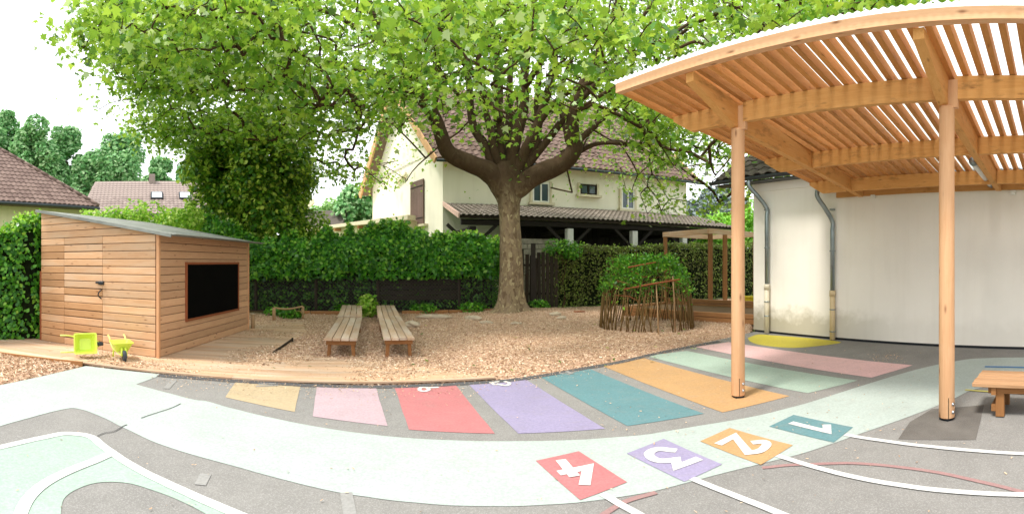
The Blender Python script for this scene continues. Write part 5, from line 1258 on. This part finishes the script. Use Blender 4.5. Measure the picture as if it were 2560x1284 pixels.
for px, ty, wpx, d_, lab in FT:
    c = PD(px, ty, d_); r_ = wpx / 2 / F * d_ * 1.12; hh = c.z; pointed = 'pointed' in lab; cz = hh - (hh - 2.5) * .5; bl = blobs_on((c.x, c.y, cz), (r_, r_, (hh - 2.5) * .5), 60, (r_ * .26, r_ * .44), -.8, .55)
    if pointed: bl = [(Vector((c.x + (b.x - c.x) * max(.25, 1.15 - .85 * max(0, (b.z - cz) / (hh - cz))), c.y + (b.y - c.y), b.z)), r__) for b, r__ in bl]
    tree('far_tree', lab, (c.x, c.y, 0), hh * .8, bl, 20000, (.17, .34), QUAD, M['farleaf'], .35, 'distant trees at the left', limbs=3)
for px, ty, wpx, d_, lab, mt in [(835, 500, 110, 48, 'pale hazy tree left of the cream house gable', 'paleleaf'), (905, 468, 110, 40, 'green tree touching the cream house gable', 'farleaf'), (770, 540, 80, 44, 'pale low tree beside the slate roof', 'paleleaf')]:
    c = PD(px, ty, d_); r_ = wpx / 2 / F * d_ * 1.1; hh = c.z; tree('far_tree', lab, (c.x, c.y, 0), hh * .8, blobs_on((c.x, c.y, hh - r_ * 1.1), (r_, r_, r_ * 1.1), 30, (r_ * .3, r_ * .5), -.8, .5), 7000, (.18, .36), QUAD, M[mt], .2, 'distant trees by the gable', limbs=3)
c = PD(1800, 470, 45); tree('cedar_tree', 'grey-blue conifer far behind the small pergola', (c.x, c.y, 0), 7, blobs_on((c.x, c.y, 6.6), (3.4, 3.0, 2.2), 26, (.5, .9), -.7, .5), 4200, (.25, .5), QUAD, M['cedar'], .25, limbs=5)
for i_, (px, ty, r_, d_) in enumerate([(1762, 545, 1.3, 27), (1815, 520, 1.6, 28), (1872, 512, 1.5, 29)]):
    c = PD(px, ty, d_); lab = ['bright green bamboo clump left of the front canopy post', 'tall bright green bamboo clump behind the front canopy post', 'bright green bamboo clump against the school wall corner'][i_]
    tree('bamboo', lab, (c.x, c.y, 0), c.z * .8, blobs_on((c.x, c.y, c.z - 1.6), (r_, r_, 1.7), 22, (.4, .7), -.8, .4), 3000, (.16, .3), QUAD * np.array([.4, 1, 1]), M['bamboo'], .06, 'bamboo behind the hedge', limbs=4)

# ================================================================== willow hut
hc = W(1617, 822) ; hc = Vector((hc.x, hc.y, 0)); hc *= (11.95 / hc.length); hut = thing('willow_hut', 'round woven living willow hut on the wood chips', 'hut', hc)
HR = 1.17; face = math.atan2(-hc.x, -hc.y)
def hut_pt(a, z):
    k = max(0, z) / 1.72; r = HR * (1.0 - .12 * k - .55 * max(0, k - .55) ** 1.3 * 2); return hc + Vector((math.sin(a) * r, math.cos(a) * r, z))
nr_ = 112
for i_ in range(nr_):
    a = 2 * math.pi * i_ / nr_ + random.uniform(-.03, .03); rel = (a - face + math.pi) % (2 * math.pi) - math.pi       # 0 faces the camera
    if .12 < -rel < .0 or (-.62 < rel < -.16): 
        if random.random() < .8: continue
    lean = random.uniform(-.28, .28); h_ = random.uniform(.85, 1.25); P = [hut_pt(a + lean * t_, h_ * t_) - (ZW * .03 if t_ == 0 else ZW * 0) for t_ in (0, .33, .66, 1)]
    tube('willow_rod', P, [.015, .013, .011, .007], M['bark'], hut, 5)
for k_ in range(26):
    a = random.uniform(0, 6.28); z = random.uniform(.65, 1.6); P = [hut_pt(a + .55 * t_, z + random.uniform(-.05, .05) + .12 * t_) for t_ in (0, .35, .7, 1)]; tube('woven_rod', P, [.011, .010, .009, .006], M['bark'] if k_ % 3 else M['redstick'], hut, 5)
n_ = 6200; aa = rng.uniform(0, 2 * np.pi, n_); zz = .55 + 1.2 * rng.random(n_) ** .75
keep = []; P = []
for a, z in zip(aa, zz):
    rel = (a - face + math.pi) % (2 * math.pi) - math.pi
    lowz = .95 if not (-.75 < rel < -.05) else 1.22
    if z < lowz + .15 * math.sin(a * 5): 
        if random.random() < .93: continue
    if mnoise.noise(Vector((math.cos(a) * 2.2, math.sin(a) * 2.2, z * 2.6))) < -.12 and random.random() < .8: continue
    q = hut_pt(a, z) + Vector((random.gauss(0, .08), random.gauss(0, .08), random.gauss(0, .05))); P.append(tuple(q))
for _ in range(900):
    a = random.uniform(0, 6.28); r = HR * .62 * math.sqrt(random.random()); q = hc + Vector((math.sin(a) * r, math.cos(a) * r, 1.66 - .12 * (r / HR) + random.gauss(0, .05))); P.append(tuple(q))
for k_ in range(34):
    a = random.uniform(0, 6.28); z = random.uniform(1.1, 1.6); b_ = hut_pt(a, z); t_ = b_ + Vector((math.sin(a) * random.uniform(.05, .3), math.cos(a) * random.uniform(.05, .3), random.uniform(.1, .38))); tube('shoot', [b_, b_.lerp(t_, .5) + ZW * .03, t_], [.006, .005, .003], M['bark'], hut, 4)
    for j in range(7): q = b_.lerp(t_, random.uniform(.2, 1)); P.append((q.x + random.gauss(0, .03), q.y + random.gauss(0, .03), q.z))
P = np.array(P); mesh_np('foliage', leaves(P, rng.uniform(.05, .10, len(P)), LEAF * np.array([.8, 1, 1]), None, 1.0, .4) - np.array(hc), 6, M['ivyleaf'], hut, Matrix.Translation(hc))
q0, q1 = PD(1560, 723, 10.9), PD(1700, 698, 10.7); tube('lintel_stick', [q0, q0.lerp(q1, .5) + ZW * .01, q1], [.02, .022, .016], M['redstick'], hut, 7)
q0, q1 = PD(1570, 668, 11.0), PD(1640, 655, 11.0); tube('lintel_stick', [q0, q1], [.018, .014], M['redstick'], hut, 7)
for px, y0_, y1_ in ((1682, 690, 832), (1640, 705, 838)): tube('door_stick', [PD(px, y0_, 10.8), PD(px + 4, (y0_ + y1_) / 2, 10.85), W(px + 6, y1_)], [.013, .015, .017], M['stick'], hut, 6)

# ================================================================== small pergola and raised beds
sp = thing('small_pergola', 'small square timber pergola frame beyond the willow hut', 'pergola', (6.96, 15.95, 0))
sA, sB_, sE = Vector((6.12, 18.6, 0)), Vector((6.96, 15.95, 0)), Vector((9.55, 17.3, 0)); sF = sA + sE - sB_
for a, b in ((sA, sB_), (sB_, sE), (sE, sF), (sF, sA)):
    e = (b - a).normalized(); beam('top_beam', a - e * .12 + ZW * 2.72, b - e * .07 + ZW * 2.72, .09, .19, M['deck'], sp, .006)
for p, z_ in ((sA, 2.63), (sB_, 2.63), (sE, 2.63), (sF, 2.63), (sB_.lerp(sE, .3), 2.63)): beam('post', (p.x, p.y, -.05), (p.x, p.y, z_), .14, .14, M['sleeper'], sp, .01, Vector((1, 0, 0)))
rb = thing('raised_bed', 'timber sleeper raised bed beside the willow hut', 'planter', W(1760, 800))
f0_, f1_ = W(1560, 788), W(1890, 812); u_ = (f1_ - f0_).normalized(); n_ = Vector((-u_.y, u_.x, 0)); n_ = n_ if n_.y > 0 else -n_
for zz in (.07, .205): beam('sleeper', f0_ + ZW * zz, f1_ + u_ * 1.5 + ZW * zz, .12, .125, M['sleeper'], rb, .012)
for s_ in (f0_, f1_ + u_ * 1.4):
    for zz in (.07, .205): beam('sleeper', s_ + n_ * .07 + ZW * zz, s_ + n_ * 2.2 + ZW * zz, .12, .125, M['sleeper'], rb, .012)
for zz in (.07, .205, .34): beam('sleeper', f0_ + n_ * 2.27 + ZW * zz, f1_ + u_ * 1.5 + n_ * 2.27 + ZW * zz, .12, .125, M['sleeper'], rb, .012)
s4 = [f0_ + u_ * .06 + n_ * .06, f1_ + u_ * 1.3 + n_ * .06, f1_ + u_ * 1.3 + n_ * 2.2, f0_ + u_ * .06 + n_ * 2.2]; mk('soil', [(p.x, p.y, .2) for p in s4], [(0, 1, 2, 3)], M['soil'], rb)
p = W(1872, 768); t = thing('yellow_tub', 'small yellow plastic tub near the school wall corner', 'tub', (p.x, p.y, 0))
K = 16; pr = [(.22, -.09), (.27, .36), (.29, .36), (.29, .39), (.25, .39), (.22, .25)]; v = [(r * math.cos(6.2832 * j / K), r * math.sin(6.2832 * j / K), z) for r, z in pr for j in range(K)]
mk('tub', v, [(a * K + j, a * K + (j + 1) % K, (a + 1) * K + (j + 1) % K, (a + 1) * K + j) for a in range(5) for j in range(K)] + [tuple(range(K))[::-1], tuple(range(5 * K, 6 * K))], M['yellow_obj'], t, Matrix.Translation((p.x, p.y, 0)))
# rope barrier, stub post, stones, edging stick
a_, b_ = W(685, 803), W(757, 798); t = thing('stick_barrier', 'low barrier of two stakes and a sagging branch by the fence', 'barrier', (a_ + b_) / 2)
za, zb2 = HC - (768 - Y0) / F * a_.length, HC - (766 - Y0) / F * b_.length
tube('stake', [a_ - ZW * .05, a_ + ZW * za], [.05, .045], M['stick'], t, 10); tube('stake', [b_ - ZW * .05, b_ + ZW * zb2], [.045, .042], M['stick'], t, 10)
tube('branch_rail', catmull([a_ + ZW * (za - .01), a_.lerp(b_, .35) + ZW * (za - .06), a_.lerp(b_, .7) + ZW * (za - .05), b_ + ZW * (zb2 + .01)], 5), .025, M['stick'], t, 8)
p = W(632, 824); q = W(632, 824); t = thing('stub_post', 'short round stake at the rear corner of the shed', 'stake', p); zt_ = HC - (783 - Y0) / F * p.length
tube('stake', [p - ZW * .05, p + ZW * (zt_ - .02)], [.05, .047], M['stick'], t, 12); tube('stake_top', [p + ZW * (zt_ - .02), p + ZW * zt_], [.047, .03], M['stone'], t, 12)
a_, b_ = W(683, 890), W(731, 855); t = thing('edging_board', 'thin dark board edging the deck beside the chips', 'board', (a_ + b_) / 2); beam('board', a_ + ZW * .045, b_ + ZW * .045, .025, .07, M['oldwood'], t, .003); beam('peg', b_ + ZW * -.02, b_ + ZW * .09, .03, .03, M['oldwood'], t, .002)
def stone(label, px, py, sx, sy, sz, rz):
    p = W(px, py); v = []; f = []; n1, n2 = 10, 6
    for i in range(n2 + 1):
        th = math.pi * i / n2
        for j in range(n1):
            ph = 2 * math.pi * j / n1; d = Vector((math.sin(th) * math.cos(ph), math.sin(th) * math.sin(ph), math.cos(th))); k = 1 + .35 * mnoise.noise(d * 1.7 + Vector((px, py, 0))); v.append((d.x * sx * k, d.y * sy * k, d.z * sz * k + sz * .5))
    for i in range(n2):
        for j in range(n1): f.append((i * n1 + j, i * n1 + (j + 1) % n1, (i + 1) * n1 + (j + 1) % n1, (i + 1) * n1 + j))
    o = mk('stone', v, f, M['stone'], None, Matrix.Translation((p.x, p.y, .02)) @ Matrix.Rotation(rz, 4, 'Z')); tag(o, label, 'stone', 'pale stones in the wood chips')
for a in (('pale flat stone right of the rear bench', 1030, 818, .2, .16, .10, .3), ('long pale stone behind the benches near the edging', 1085, 797, .5, .12, .08, .1), ('pale broken stone left of the tree roots', 1182, 800, .3, .1, .07, -.4), ('small pale stone at the tree roots', 1215, 810, .2, .08, .05, -.2),
          ('small pale stone right of the trunk', 1388, 790, .2, .14, .07, .2), ('white flat stone in the chips right of trunk', 1405, 798, .16, .1, .05, .5), ('low pale stone in front of the trunk', 1290, 812, .15, .07, .04, 0)): stone(*a)
a_, b_ = W(1435, 783), W(1462, 782); t = thing('dark_stick', 'dark stick lying on the chips right of the trunk', 'stick', (a_ + b_) / 2); tube('stick', [a_ + ZW * .05, b_ + ZW * .05], [.03, .02], M['redstick'], t, 6)
tube('twig', [a_.lerp(b_, .6) + ZW * .05, a_.lerp(b_, .8) + ZW * .06 - HB * .2], [.012, .006], M['redstick'], t, 5)
